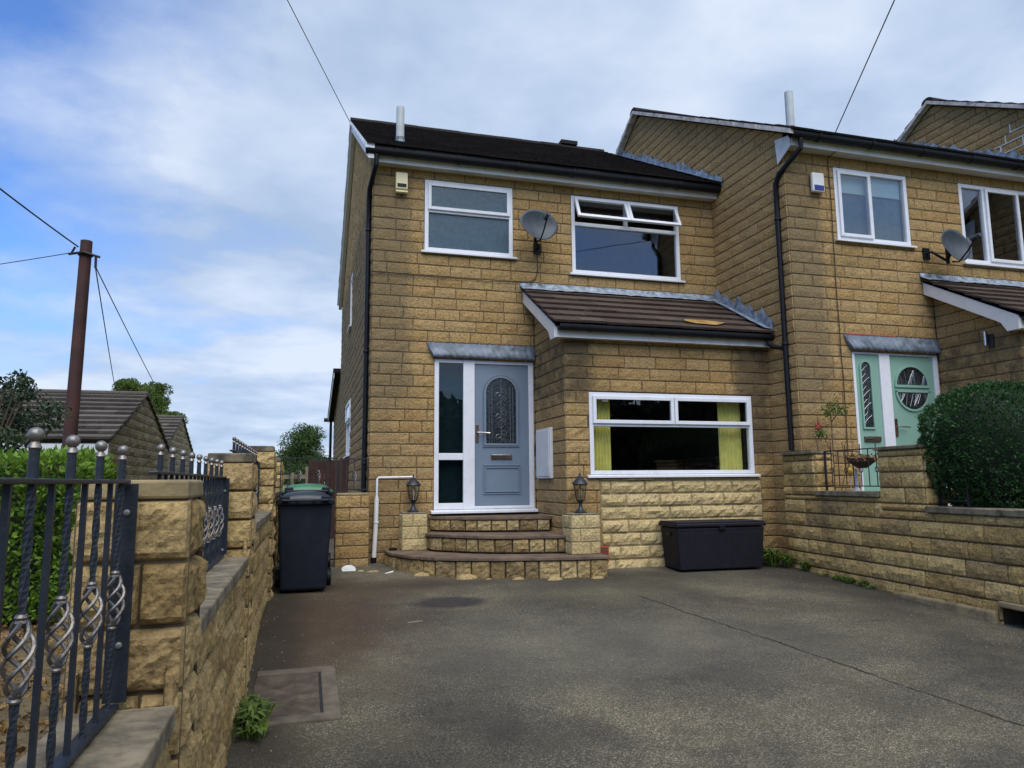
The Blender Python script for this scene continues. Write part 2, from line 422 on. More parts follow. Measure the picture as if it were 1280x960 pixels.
def lead_canopy(parent, T, u0, u1, v0, v1):
    mb = MB(T); n = 64; topl = []; mid = []; bot = []
    for k in range(n + 1):
        u = u0 + (u1 - u0) * k / n; ui = u0 + .09 + (u1 - u0 - .10) * k / n
        w = .004 * math.sin(k * 1.9)
        topl.append(mb.p((u, .015, v1 + w))); mid.append(mb.p((ui, .065 + .003 * math.sin(k * 2.3), v0 + .035)))
        bot.append(mb.p((ui, .070 + .012 * math.sin(k * 1.55), v0 - .012 + .012 * math.sin(k * 1.55))))
    for k in range(n):
        mb.face((topl[k], topl[k + 1], mid[k + 1], mid[k])); mb.face((mid[k], mid[k + 1], bot[k + 1], bot[k]))
    a = mb.p((u0 + .09, .012, v0 - .01)); mb.face((topl[0], mid[0], bot[0], a))
    b = mb.p((u1 - .01, .012, v0 - .01)); mb.face((topl[-1], mid[-1], bot[-1], b))
    o = build('lead_canopy', mb, 'lead', parent, smooth=True, recalc=False)
    o.modifiers.new('solid', 'SOLIDIFY').thickness = .004
    s = MB(T); s.box(u0 + .11, u1 - .03, .014, .05, v0 + .0, v0 + .03)
    s2 = build('canopy_trim', s, 'upvc', o)
    return o

def tiled_slope(mb, x0, x1, ya, za, yb, zb, gauge=.30, wid=.33, th=.024, seed=3, lift=.018):
    """tiles from the eave (ya, za) up to the ridge (yb, zb), one box per tile"""
    r = random.Random(seed); L = math.hypot(yb - ya, zb - za); dy, dz = (yb - ya) / L, (zb - za) / L
    sg = 1 if yb > ya else -1; ny, nz = -dz * sg, dy * sg
    n = max(1, round(L / gauge)); g = L / n
    nx = max(1, round((x1 - x0) / wid)); w = (x1 - x0) / nx
    for i in range(n):
        s0 = i * g - .012; s1 = min(L, i * g + g + .05)
        off = 0 if i % 2 == 0 else w / 2
        xs = [x0] + [x0 + off + j * w for j in range(0, nx + 1) if x0 + .05 < x0 + off + j * w < x1 - .05] + [x1]
        for a, b in zip(xs, xs[1:]):
            mb.tone = r.random(); j0 = r.uniform(-.005, .005); h0 = lift + th + r.uniform(-.003, .003); h1 = th * .45
            lo = h0 - th
            q = lambda x, s, h: (x, ya + dy * s + ny * h, za + dz * s + nz * h)
            mb.hexa([q(a + .002, s0 + j0, lo), q(b - .002, s0 + j0, lo), q(b - .002, s1, -.002), q(a + .002, s1, -.002),
                     q(a + .002, s0 + j0, h0), q(b - .002, s0 + j0, h0), q(b - .002, s1, h1), q(a + .002, s1, h1)])

def gutter(mb, x0, x1, yc, zc, r=.058, n=10, drop=.02):
    """half round gutter along x with its open side up"""
    ra = [(yc + r * math.cos(math.pi + math.pi * k / n), zc - drop - r * math.sin(math.pi * k / n)) for k in range(n + 1)]
    out = [(yc - r, zc)] + ra + [(yc + r, zc)]
    inn = [(yc + (y - yc) * .9, z + (.006 if z < zc - drop else 0)) for y, z in out]
    for a, b, c, d in zip(out, out[1:], inn[1:], inn):
        mb.hexa([(x0, *a), (x0, *b), (x0, *c), (x0, *d), (x1, *a), (x1, *b), (x1, *c), (x1, *d)])
    x = x0 + .4
    while x < x1 - .1:
        o2 = [(yc + (y - yc) * 1.12, zc + (z - zc) * 1.1 + .002) for y, z in out]
        for a, b, c, d in zip(o2, o2[1:], out[1:], out):
            mb.hexa([(x, *a), (x, *b), (x, *c), (x, *d), (x + .035, *a), (x + .035, *b), (x + .035, *c), (x + .035, *d)])
        x += .85

def downpipe(parent, path, brackets, r=.034):
    mb = MB(); mb.tube(path, r, 12)
    o = build('downpipe', mb, 'black', parent, smooth=True)
    for (x, y, z) in brackets:
        b = MB(); b.lathe([(r + .008, -.014), (r + .012, 0), (r + .008, .014)], (x, y, z), 12); b.box(x, x + .06, y - .01, y + .01, z - .012, z + .012)
        build('pipe_clip', b, 'black', o)
    return o

X0, XP, Y0, YB, ZE, ZR, YR = .79, 6.05, 9.6, 18.35, 4.49, 7.10, 13.80
SL = (ZR - ZE) / (YR - 9.27)

def house(label, dx, dy, mint, detail, has_left_gap):
    A = lambda x: x + dx
    B = lambda y: y + dy
    h = thing('terraced_house', label, 'house', (A(X0) + 2.6, B(Y0), -1.1))
    yf = B(Y0)
    TF = lambda u, d, v: (A(u), yf - d, v)
    zb = -1.15
    lft = X0
    # --- front wall
    holes = []
    if detail:
        holes = [(3.08, 9, -2, 2.70), (1.65, 3.055, -.40, 1.66)]
        if not mint: holes += [(1.50, 2.775, 3.18, 4.212), (3.68, 5.45, 3.018, 4.205)]
        else: holes += [(6.82 - 5.26, 8.04 - 5.26, 3.20, 4.215), (8.975 - 5.26, 10.71 - 5.26, 3.04, 4.222)]
    else:
        holes = [(3.08, 9, -2, 2.70)]
    mb = MB(); walling(mb, (A(0), yf, 0), (1, 0, 0), (0, -1, 0), lft, XP + (.0 if not detail or not mint else 0), zb, 4.355 if not mint else 4.42, holes, zref=.03, seed=11 + int(dx))
    build('front_wall', mb, ['stone', 'mortar'], h, recalc=False)
    # --- gable wall on the left
    def top(u):
        y = u
        return min(ZE - .05 + SL * (y - 9.27), ZE - .05 + SL * (2 * YR - 9.27 - y)) - .02
    gh = []
    if not mint and detail:
        gh = [(14.02, 14.62, 3.03, 4.10), (13.75, 15.15, .52, 1.58)]
    mb = MB(); walling(mb, (A(X0), dy, 0), (0, 1, 0), (-1, 0, 0), Y0 - .010, YB, zb, 7.2, gh, zref=.03, top=top, seed=21 + int(dx), res=.11,
                       depth=.014, rough=.009)
    build('side_wall', mb, ['stone_side' if dx > 0 else 'stone', 'mortar'], h, recalc=False)
    mb = MB(); mb.box(A(X0 + .02), A(XP - .02), B(YB - .1), B(YB), zb, 4.4)
    build('rear_wall', mb, 'mortar', h)
    # --- roof
    mb = MB()
    vx0 = X0 - .13; rx1 = XP if detail and not mint else XP
    tiled_slope(mb, A(vx0), A(rx1), B(9.27), ZE, B(YR), ZR, seed=31)
    tiled_slope(mb, A(vx0), A(rx1), B(2 * YR - 9.27), ZE, B(YR), ZR, seed=32)
    roof = build('roof', mb, 'tile', h)
    mb = MB(); x = A(vx0); r = random.Random(5)
    while x < A(rx1) - .02:
        xe = min(x + .44, A(rx1)); mb.tone = r.random(); dz = r.uniform(-.006, .006)
        pts = [(x, B(YR) + .13 * math.cos(a), ZR - .035 + dz + .10 * math.sin(a)) for a in [math.pi * k / 8 for k in range(9)]]
        mb.prism(pts, (xe - x - .006, 0, 0)); x = xe
    build('ridge_tiles', mb, 'tile', roof, smooth=True)
    if detail and not mint:
        mb = MB(); mb.box(5.05, 5.42, YR - .14, YR + .12, ZR + .04, ZR + .12); build('ridge_vent', mb, 'tile', roof)
    # roof deck under the tiles
    mb = MB()
    mb.poly([(A(vx0) + .01, B(9.30), ZE - .012), (A(rx1), B(9.30), ZE - .012), (A(rx1), B(YR), ZR - .03), (A(vx0) + .01, B(YR), ZR - .03)])
    mb.poly([(A(vx0) + .01, B(2 * YR - 9.30), ZE - .012), (A(rx1), B(2 * YR - 9.30), ZE - .012), (A(rx1), B(YR), ZR - .03), (A(vx0) + .01, B(YR), ZR - .03)])
    build('roof_underlay', mb, 'black', roof, recalc=False)
    # verge: bedded mortar and barge board
    for side in (0, 1):
        f = (lambda y: B(y)) if side == 0 else (lambda y: B(2 * YR - y))
        mb = MB(); n = 26; r = random.Random(9)
        for k in range(n):
            ya = 9.28 + (YR - 9.28) * k / n; yb = 9.28 + (YR - 9.28) * (k + 1) / n
            za = ZE + SL * (ya - 9.27); z2 = ZE + SL * (yb - 9.27)
            j = r.uniform(0, .012)
            mb.hexa([(A(vx0) - .012 + j, f(ya), za - .055), (A(X0) - .02, f(ya), za - .055), (A(X0) - .02, f(yb), z2 - .055), (A(vx0) - .012 + j, f(yb), z2 - .055),
                     (A(vx0) - .012 + j, f(ya), za + .012), (A(X0) - .02, f(ya), za + .012), (A(X0) - .02, f(yb), z2 + .012), (A(vx0) - .012 + j, f(yb), z2 + .012)])
        build('verge_mortar', mb, 'mortar_bed' if dx > 0 else 'upvc', roof)
        if dx == 0 and detail:
            mb = MB(); ya, yb = 9.34, YR; za, z2 = ZE + SL * (ya - 9.27) - .058, ZR - .058
            mb.hexa([(A(vx0) + .03, f(ya), za - .15), (A(X0) - .02, f(ya), za - .15), (A(X0) - .02, f(yb), z2 - .15), (A(vx0) + .03, f(yb), z2 - .15),
                     (A(vx0) + .03, f(ya), za), (A(X0) - .02, f(ya), za), (A(X0) - .02, f(yb), z2), (A(vx0) + .03, f(yb), z2)])
            build('bargeboard', mb, 'fascia', roof)
    # --- eaves
    s_z = 4.335 if not mint else 4.365
    fy = 9.42 if not mint else 9.40
    ex0 = X0 - (.05 if not mint else .0); ex1 = XP - .012
    mb = MB(); mb.box(A(ex0), A(ex1), B(fy + .018), B(9.59), s_z, s_z + .012); build('soffit', mb, 'soffit', h)
    mb = MB(); mb.box(A(ex0 - .02), A(ex1), B(fy), B(fy + .016), s_z - .018, s_z + .15)
    if mint or not detail: mb.prism([(A(X0) - .02, B(fy + .02), s_z - .02), (A(X0) - .02, B(Y0) + .10, s_z - .16), (A(X0) - .02, B(Y0) + .13, s_z + .20), (A(X0) - .02, B(fy + .02), s_z + .13)], (-.016, 0, 0))
    build('fascia', mb, 'fascia', h, bev=.003)
    mb = MB(); gutter(mb, A(vx0 + (.0 if not mint else .05)), A(ex1), B(fy - .07), s_z + .16, r=.062, drop=.05)
    build('gutter', mb, 'black', h, smooth=True)
    if not detail: return h
    # --- downpipe at the left corner
    px, py = A(X0 - .045), B(Y0 + .15)
    gz = s_z + .05
    bot = -1.0 if not mint else .36
    path = [(A(ex0 + .06), B(fy - .07), gz), (A(ex0 + .06), B(fy - .07), gz - .13), (px, py - .08, gz - .36), (px, py, gz - .46), (px, py, gz - .9), (px, py, bot)]
    downpipe(h, path, [(px, py, 3.45), (px, py, 1.75), (px, py, .25)])
    # --- bay
    yb_ = B(8.40); bx0 = 3.09; TB = lambda u, d, v: (A(u), yb_ - d, v)
    bay_ridge = 2.72; bz = 1.93; bslope = (bay_ridge - bz) / (9.6 - 8.24)
    wz0, wz1 = .07, 1.105
    mb = MB()
    panel = (3.53, 5.83, -2, .03)
    walling(mb, (A(0), yb_, 0), (1, 0, 0), (0, -1, 0), bx0 - .01, XP - .002, zb, 1.80, [(3.405, 5.75, wz0 - .0, wz1), panel], zref=.03, seed=41 + int(dx), depth=.016, rough=.012)
    walling(mb, (A(bx0), dy, 0), (0, 1, 0), (-1, 0, 0), 8.39, 9.6, zb, 2.75, [], zref=.03, top=lambda u: bz - .09 + bslope * (u - 8.24), seed=51, depth=.014, rough=.010)
    build('bay_wall', mb, ['stone', 'mortar'], h, recalc=False)
    if not mint:
        mb = MB(); walling(mb, (A(0), yb_, 0), (1, 0, 0), (0, -1, 0), 3.53, 5.83, zb, .03, [], zref=-.97, ch=.16, lens=(.46, .46, .4), seed=61, depth=.034, rough=.022, mort=.011, res=.045, chamf=.014, freq=14)
        build('stone_panel', mb, ['stone_pale', 'mortar_pale'], h, recalc=False)
    mb = MB(); mb.T = None
    tiled_slope(mb, A(bx0 - .20), A(XP - .03), B(8.20), bz, B(9.6), bay_ridge, gauge=.262, wid=.33, th=.03, lift=.022, seed=71)
    br = build('bay_roof', mb, 'tile_brown', h)
    if not mint:
        mb = MB(); q = lambda x, s, hh=.052: (x, 8.20 + 1.4 * s - .5 * hh, bz + .79 * s + .86 * hh)
        mb.poly([q(4.90, .10), q(5.20, .08), q(5.32, .12), q(5.42, .17), q(5.10, .21), q(4.82, .20), q(4.80, .15)])
        build('moss_patch', mb, 'moss', br, recalc=False)
    mb = MB(); mb.poly([(A(bx0 - .19), B(8.22), bz - .006), (A(XP - .01), B(8.22), bz - .006), (A(XP - .01), B(9.6), bay_ridge - .01), (A(bx0 - .19), B(9.6), bay_ridge - .01)])
    build('roof_underlay', mb, 'black', br, recalc=False)
    # fascia, soffit, barge
    mb = MB(); mb.box(A(bx0 - .16), A(XP - .03), B(8.262), B(8.28), 1.765, 1.90); build('fascia', mb, 'fascia', h, bev=.003)
    mb = MB(); mb.box(A(bx0 - .14), A(XP - .03), B(8.28), B(8.385), 1.772, 1.784); mb.box(A(bx0 - .16), A(bx0 - .015), B(8.385), B(8.42), 1.772, 1.784)
    build('soffit', mb, 'soffit', h)
    mb = MB(); zz = lambda y: bz + bslope * (y - 8.24)
    x = A(bx0 - .178)
    mb.prism([(x, B(8.262), 1.755), (x, B(8.262), zz(8.262) - .02), (x, B(9.585), zz(9.585) - .03), (x, B(9.585), zz(9.585) - .20), (x, B(8.50), zz(8.50) - .20), (x, B(8.42), 1.755)], (.018, 0, 0))
    build('bargeboard', mb, 'fascia', h, bev=.003)
    mb = MB(); mb.hexa([(A(bx0 - .16), B(8.45), zz(8.45) - .19), (A(bx0 - .016), B(8.45), zz(8.45) - .19), (A(bx0 - .016), B(9.58), zz(9.58) - .19), (A(bx0 - .16), B(9.58), zz(9.58) - .19),
                        (A(bx0 - .16), B(8.45), zz(8.45) - .178), (A(bx0 - .016), B(8.45), zz(8.45) - .178), (A(bx0 - .016), B(9.58), zz(9.58) - .178), (A(bx0 - .16), B(9.58), zz(9.58) - .178)])
    build('verge_soffit', mb, 'soffit', h)
    mb = MB(); gutter(mb, A(bx0 - .14), A(XP - .05), B(8.20), 1.915, r=.052, drop=.025); build('gutter', mb, 'black', h, smooth=True)
    # lead flashing against the front wall
    mb = MB(); n = 40; r = random.Random(3); rows = [[], [], []]
    for k in range(n + 1):
        u = bx0 - .22 + (XP - .02 - bx0 + .22) * k / n; w = r.uniform(-.005, .005)
        rows[0].append(mb.p(TF(u, .018, bay_ridge + .095 + w))); rows[1].append(mb.p(TF(u, .035 + w, bay_ridge + .035))); rows[2].append(mb.p(TF(u, .17 + w, bay_ridge - .035 + w)))
    for a, b in zip(rows, rows[1:]):
        for k in range(n): mb.face((a[k], a[k + 1], b[k + 1], b[k]))
    fl = build('lead_flashing', mb, 'lead_bright', h, recalc=False, smooth=True); fl.modifiers.new('s', 'SOLIDIFY').thickness = .005
    # --- windows
    if not mint:
        window(h, TF, 1.50, 2.775, 3.18, 4.212, [(1.555, 2.72, 3.741, 3.79)], [(1.555, 2.72, 3.23, 3.741), (1.545, 2.73, 3.775, 4.165, 's')], 'frosted bathroom window with one closed top light', 'frost')
        window(h, TF, 3.68, 5.45, 3.018, 4.205, [(3.735, 5.395, 3.745, 3.80), (4.54, 4.59, 3.80, 4.15)], [(3.735, 5.395, 3.068, 3.745), (3.725, 4.565, 3.79, 4.165, 'open'), (4.57, 5.405, 3.79, 4.165, 'open')],
               'wide window with both top lights propped open', opening=R(24))
    wb = window(h, TB, 3.405, 5.75, wz0, wz1, [(3.46, 5.695, .675, .725), (4.56, 4.61, .725, 1.05)], [(3.46, 5.695, .12, .675), (3.45, 4.58, .71, 1.06, 's'), (4.59, 5.705, .71, 1.06, 's')], 'wide bay window with yellow curtains' if not mint else 'wide bay window with pale curtains')
    for (a, b) in ((3.50, 3.76), (5.33, 5.68)):
        mb = MB(TB); n = 30; top_, bot_ = [], []
        for k in range(n + 1):
            u = a + (b - a) * k / n; d = -.16 + .018 * math.sin(k * 1.25)
            top_.append(mb.p((u, d, 1.12))); bot_.append(mb.p((u, d, .06)))
        for k in range(n): mb.face((top_[k], top_[k + 1], bot_[k + 1], bot_[k]))
        build('curtain', mb, 'curtain' if not mint else 'blind', wb, recalc=False, smooth=True)
    if mint:
        o = -5.26
        w = window(h, TF, 6.82 + o, 8.04 + o, 3.20, 4.215, [(7.385 + o, 7.435 + o, 3.25, 4.16)], [(6.865 + o, 7.40 + o, 3.24, 4.17, 's'), (7.435 + o, 7.985 + o, 3.25, 4.16)], 'two-light window with a half drawn pale blind')
        mb = MB(TF); mb.box(6.87 + o, 7.98 + o, -.075, -.068, 3.90, 4.18); build('blind', mb, 'blind', w)
        mb = MB(TF); mb.box(6.87 + o, 7.98 + o, -.095, -.088, 3.22, 3.90); build('net_tint_panel', mb, 'net', w)
        window(h, TF, 8.975 + o, 10.71 + o, 3.04, 4.222, [(9.40 + o, 9.45 + o, 3.09, 4.17), (10.06 + o, 10.11 + o, 3.09, 4.17)], [(9.03 + o, 9.40 + o, 3.09, 4.17), (9.44 + o, 10.07 + o, 3.08, 4.18, 's'), (10.11 + o, 10.655 + o, 3.09, 4.17)], 'three-light window reflecting the sky')
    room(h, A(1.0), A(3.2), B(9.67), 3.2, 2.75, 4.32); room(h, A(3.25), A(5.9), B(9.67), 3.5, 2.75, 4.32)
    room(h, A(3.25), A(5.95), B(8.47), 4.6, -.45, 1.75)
    # --- front door
    zd0, zd1 = -.37, 1.66
    mb = MB(TF)
    if not mint:
        mb.box(1.65, 1.712, -.06, .008, zd0, zd1); mb.box(2.05, 2.208, -.06, .010, zd0, zd1); mb.box(2.985, 3.055, -.06, .008, zd0, zd1)
        mb.box(1.712, 2.05, -.058, .006, 1.615, zd1); mb.box(2.208, 2.985, -.058, .006, 1.615, zd1)
        mb.box(1.712, 2.05, -.058, .006, .289, .38); mb.box(1.712, 2.05, -.058, .006, zd0, -.285); mb.box(2.208, 2.985, -.058, .006, zd0, -.33)
    else:
        mb.box(1.65, 1.69, -.06, .008, zd0, zd1); mb.box(2.08, 2.25, -.06, .010, zd0, zd1); mb.box(2.985, 3.055, -.06, .008, zd0, zd1)
        mb.box(1.69, 2.08, -.058, .006, 1.635, zd1); mb.box(2.25, 2.985, -.058, .006, 1.635, zd1)
        mb.box(1.69, 2.08, -.058, .006, zd0, -.33); mb.box(2.25, 2.985, -.058, .006, zd0, -.33)
    df = build('door_frame', mb, 'upvc', h, bev=.004)
    mb = MB(TF); mb.hexa([(1.60, .012, -.415), (3.07, .012, -.415), (3.07, .012, -.372), (1.60, .012, -.372), (1.60, .12, -.418), (3.07, .12, -.418), (3.07, .12, -.388), (1.60, .12, -.388)])
    build('sill', mb, 'upvc', df, bev=.003)
    mb = MB(TF); dl, dr_ = (2.211, 2.982) if not mint else (2.253, 2.982)
    mb.box(dl, dr_, -.05, -.012, -.327, 1.612 + (.02 if mint else 0)); dcol = 'door_blue' if not mint else 'door_mint'
    door = build('door', mb, dcol, h, bev=.003, label='slate blue front door with an arched leaded light' if not mint else 'mint green front door with a round leaded light')
    if not mint:
        for (a, b, v0_, v1_) in ((1.713, 2.049, .381, 1.614), (1.713, 2.049, -.284, .288)):
            g = MB(TF); g.box(a, b, -.032, -.024, v0_, v1_); build('side_pane', g, 'glass_dark', df)
        g = MB(TF); g.box(1.70, 2.07, -.13, -.12, -.29, 1.63); build('net_tint_panel', g, 'net', df)  # panel added behind the side glass, its teal standing in for reflected sky
        # arched light
        g = MB(TF); cx, zs, rx, rz, zb_ = 2.585, 1.215, .215, .21, .515
        arc = curve2d(cx, zs, rx, rz, 0, math.pi, 20); pts = [(cx + rx, zb_)] + arc + [(cx - rx, zb_)]
        g.prism([(u, -.012, v) for u, v in pts], (0, .005, 0)); build('arched_pane', g, 'door_glass', door)
        g = MB(TF)
        for (e0, e1, d1) in ((.048, .036, .004), (.030, .0, .012)):
            oo = [(cx + rx + e0, zb_ - e0)] + curve2d(cx, zs, rx + e0, rz + e0, 0, math.pi, 20) + [(cx - rx - e0, zb_ - e0), (cx + rx + e0, zb_ - e0)]
            ii = [(cx + rx + e1, zb_ - e1)] + curve2d(cx, zs, rx + e1, rz + e1, 0, math.pi, 20) + [(cx - rx - e1, zb_ - e1), (cx + rx + e1, zb_ - e1)]
            strip(g, oo, ii, -.012, d1)
        for (e, w, d1) in ((0, .010, .002), (.028, .014, .004)):
            a, b, c, d = 2.325 + e, 2.865 - e, -.175 + e, .222 - e
            ring(g, a, b, c, d, w, -.012, d1)
        build('door_moulding', g, dcol, door, bev=.002)
        g = MB(TF)
        def swirl(cx_, cz_, s, fl=1, n=22, turns=1.15):
            pts = [(cx_ + fl * (s * (1 - k / n * .75)) * math.cos(turns * 2 * math.pi * k / n - 1.2), -.004, cz_ + s * (1 - k / n * .75) * math.sin(turns * 2 * math.pi * k / n - 1.2)) for k in range(n + 1)]
            g.tube(pts, .0035, 5)
        for zc in (1.24, .94, .66):
            swirl(cx + .035, zc, .05); swirl(cx - .035, zc - .05, .045, -1); swirl(cx + .04, zc - .10, .035, 1)
        for zc in (1.05, .78): g.tube([(cx - .06, -.004, zc), (cx, -.004, zc + .06), (cx + .06, -.004, zc), (cx, -.004, zc - .06), (cx - .06, -.004, zc)], .003, 5)
        g.tube([(cx, -.004, zb_), (cx, -.004, 1.42)], .003, 5)
        for s in (-1, 1): g.tube([(cx + s * .13, -.004, zb_), (cx + s * .13, -.004, 1.3)], .003, 5); g.tube([(cx + s * .17, -.004, zb_), (cx + s * .17, -.004, 1.3)], .0025, 5)
        build('lead_came', g, 'came', door)
        hx, hz, hd = 2.245, .66, 1
        g = MB(TF); g.box(2.44, 2.735, -.012, .010, .300, .362); build('letterbox', g, 'bronze', door, bev=.006)
        g = MB(TF); g.box(2.455, 2.70, .010, .020, .335, .362); build('letterbox_flap', g, 'chrome', door, bev=.004)
    else:
        g = MB(TF); cx, cz, rr = 2.60, 1.215, .285
        for (a0, a1, zc) in ((.08, math.pi - .08, cz + .012), (math.pi + .08, 2 * math.pi - .08, cz - .05)):
            arc = curve2d(cx, zc, rr - .03, rr - .03, a0, a1, 20); g.prism([(u, -.010, v) for u, v in arc], (0, .005, 0))
        build('round_pane', g, 'door_glass', door)
        g = MB(TF)
        for (a0, a1, zc) in ((.02, math.pi - .02, cz + .012), (math.pi + .02, 2 * math.pi - .02, cz - .05)):
            strip(g, curve2d(cx, zc, rr, rr, a0, a1, 22), curve2d(cx, zc, rr - .028, rr - .028, a0, a1, 22), -.012, .010)
        g.box(cx - rr, cx + rr, -.012, .010, cz - .012, cz + .02); g.box(cx - rr, cx + rr, -.012, .010, cz - .078, cz - .046)
        build('door_moulding', g, dcol, door, bev=.002)
        g = MB(TF); r = random.Random(4)
        for k in range(18):
            u = cx - .22 + .44 * k / 17; hh = math.sqrt(max(0, (rr - .04) ** 2 - (u - cx) ** 2))
            u2 = min(cx + .22, max(cx - .22, u + r.uniform(-.12, .12)))
            g.tube([(u, -.004, cz + .03), ((u + u2) / 2, -.004, cz + .02 + hh * .5), (u2, -.004, cz + .02 + hh * .85)], .003, 4)
            g.tube([(u, -.004, cz - .08), ((u + u2) / 2, -.004, cz - .08 - hh * .4), (u2, -.004, cz - .07 - hh * .8)], .003, 4)
        build('lead_came', g, 'came', door)
        g = MB(TF); g.box(1.692, 2.078, -.05, -.012, -.327, 1.632); sp = build('side_panel', g, dcol, h, bev=.003)
        g = MB(TF); arc = curve2d(1.853, 1.455, .072, .075, 0, math.pi, 12); pts = [(1.925, .66)] + arc + [(1.781, .66)]
        g.prism([(u, -.010, v) for u, v in pts], (0, .004, 0)); build('arched_pane', g, 'door_glass', sp)
        g = MB(TF); oo = [(1.95, .635)] + curve2d(1.853, 1.455, .097, .10, 0, math.pi, 12) + [(1.756, .635), (1.95, .635)]; ii = [(1.925, .66)] + arc + [(1.781, .66), (1.925, .66)]
        strip(g, oo, ii, -.012, .010); build('door_moulding', g, dcol, sp)
        g = MB(TF)
        for k in range(9): z = .72 + k * .085; g.tube([(1.79, -.004, z), (1.85, -.004, z + .06), (1.91, -.004, z + (.02 if k % 2 else .10))], .003, 4)
        g.tube([(1.80, -.004, .7), (1.90, -.004, 1.1), (1.83, -.004, 1.5)], .003, 4); build('lead_came', g, 'came', sp)
        g = MB(TF); g.box(1.76, 2.02, -.012, .012, .47, .54); build('letterbox', g, 'bronze', sp, bev=.006)
        g = MB(TF); g.box(1.77, 1.90, .012, .03, .505, .54); build('letterbox_flap', g, 'chrome', sp, bev=.004)
        hx, hz, hd = 2.29, .67, 1
    g = MB(TF); g.box(hx - .02, hx + .02, -.012, .004, hz - .13, hz + .11); hp = build('handle_plate', g, 'bronze', door, bev=.006)
    g = MB(TF); g.tube([(hx, .0, hz), (hx, .045, hz), (hx + .03, .05, hz), (hx + .17, .05, hz - .006)], .010, 8); build('handle', g, 'chrome', door, smooth=True)
    lead_canopy(h, TF, 1.53, 3.075, 1.69, 1.885)
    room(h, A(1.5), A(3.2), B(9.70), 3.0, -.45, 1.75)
    return h

main = house('left terraced house of yellow stone with slate blue front door', 0, 0, False, True, True)
nb = house('middle terraced house of yellow stone with mint green front door', 5.26, -1.8, True, True, False)
end = house('farthest right terraced house, only its gable top showing above the gutter', 10.52, -3.6, False, False, False)

# front patch pieces of the main house
g = MB(); g.box(3.485, 3.60, 8.34, 8.375, -.985, -.80)
ab = build('air_brick', g, 'terracotta', main, bev=.002)
g = MB()
for k in range(3):
    for j in range(5): g.box(3.495 + k * .034, 3.52 + k * .034, 8.333, 8.3395, -.975 + j * .035, -.953 + j * .035)
build('air_brick_slots', g, 'mortar', ab)
# stepped lead against each party wall
def stepped(parent, dx, dy, yA, zA, yB, zB, n, hgt, seed, spread=.12):
    """teeth of lead on the wall face x = XP + dx - small, rising with the roof slope"""
    mb = MB(); r = random.Random(seed); x = XP + dx - .022
    for k in range(n):
        y0 = yA + (yB - yA) * k / n; y1 = yA + (yB - yA) * (k + 1) / n; z0 = zA + (zB - zA) * k / n; z1 = zA + (zB - zA) * (k + 1) / n
        w = y1 - y0; hh = hgt * r.uniform(.8, 1.15)
        lean = r.uniform(-.006, .006)
        i = [mb.p(q) for q in ((x, y0 - .01, z0 - .03), (x, y1 + .012, z1 - .03), (x - .008, y1 + .012, z1 + hh * r.uniform(.35, .5)), (x - .008 + lean, y0 + w * r.uniform(.75, .9), z0 + hh * 1.05), (x - .004, y0 + w * r.uniform(.35, .5), z0 + hh * r.uniform(.6, .75)), (x - .008, y0 - .01, z0 + hh * .40))]
        mb.face(i)
        mb.poly([(x, y0, z0 + .03), (x, y1, z1 + .03), (x - spread - r.uniform(0, .02), y1, z1 + .045), (x - spread - r.uniform(0, .02), y0, z0 + .045)])
    o = build('stepped_lead_flashing', mb, 'lead_bright', parent, recalc=False); o.modifiers.new('s', 'SOLIDIFY').thickness = .004
    return o
stepped(nb, 0, 0, 9.25, 4.50, 12.95, 4.50 + SL * 3.70, 19, .26, 1, .14)
stepped(nb, 0, 0, 8.22, 1.98, 9.58, 2.73, 5, .32, 2, .12)
stepped(end, 5.26, -1.8, 7.45, 4.50, 11.6, 4.50 + SL * 4.15, 19, .27, 3)
g = MB(); x = 11.29
for k, (ya, yb, z) in enumerate(((8.2, 9.35, 5.455), (8.0, 9.05, 5.61), (7.8, 8.75, 5.765), (7.9, 8.3, 5.92))):
    g.box(x, x + .02, ya, yb, z - .008, z + .008)
    for j in range(3): yy = yb - .02 - j * .40 - (.2 if k % 2 else 0); g.box(x, x + .02, yy - .008, yy + .008, z + .008, z + .147)
build('fresh_pointing', g, 'fascia', end)
g = MB(); g.box(6.84, 7.62, 7.775, 7.80, 1.888, 1.902); build('red_pointing', g, 'redmortar', nb)
# right-hand outlet pipe of the bay gutter
g = MB(); g.tube([(5.93, 8.20, 1.86), (5.93, 8.20, 1.80), (5.95, 8.12, 1.74), (6.0, 7.98, 1.70)], .03, 10); build('gutter_outlet', g, 'black', main, smooth=True)
# patch pointing on the far gable is in its material; rear extension of the main house
g = MB(); walling(g, (.79, 0, 0), (0, 1, 0), (-1, 0, 0), 18.36, 22.3, -1.15, 2.9, [], zref=.03, top=lambda u: 2.72 - .19 * (u - 18.36), seed=77)
build('extension_wall', g, ['stone', 'mortar'], main, recalc=False)
g = MB(); g.hexa([(.60, 18.36, 2.74), (4, 18.36, 2.74), (4, 22.6, 1.93), (.60, 22.6, 1.93), (.60, 18.36, 2.84), (4, 18.36, 2.84), (4, 22.6, 2.03), (.60, 22.6, 2.03)])
build('extension_roof', g, 'tile', main)
g = MB(); g.hexa([(.61, 18.37, 2.60), (.63, 18.37, 2.60), (.63, 22.5, 1.80), (.61, 22.5, 1.80), (.61, 18.37, 2.735), (.63, 18.37, 2.735), (.63, 22.5, 1.93), (.61, 22.5, 1.93)])
build('extension_bargeboard', g, 'fascia', main)
g = MB(); g.tube([(.50, 22.66, 1.9), (4, 22.66, 1.9)], .06, 8); build('extension_gutter', g, 'black', main)
g = MB(); g.tube([(.70, 22.4, 1.9), (.70, 22.4, -1.1)], .04, 8); build('extension_downpipe', g, 'black', main)
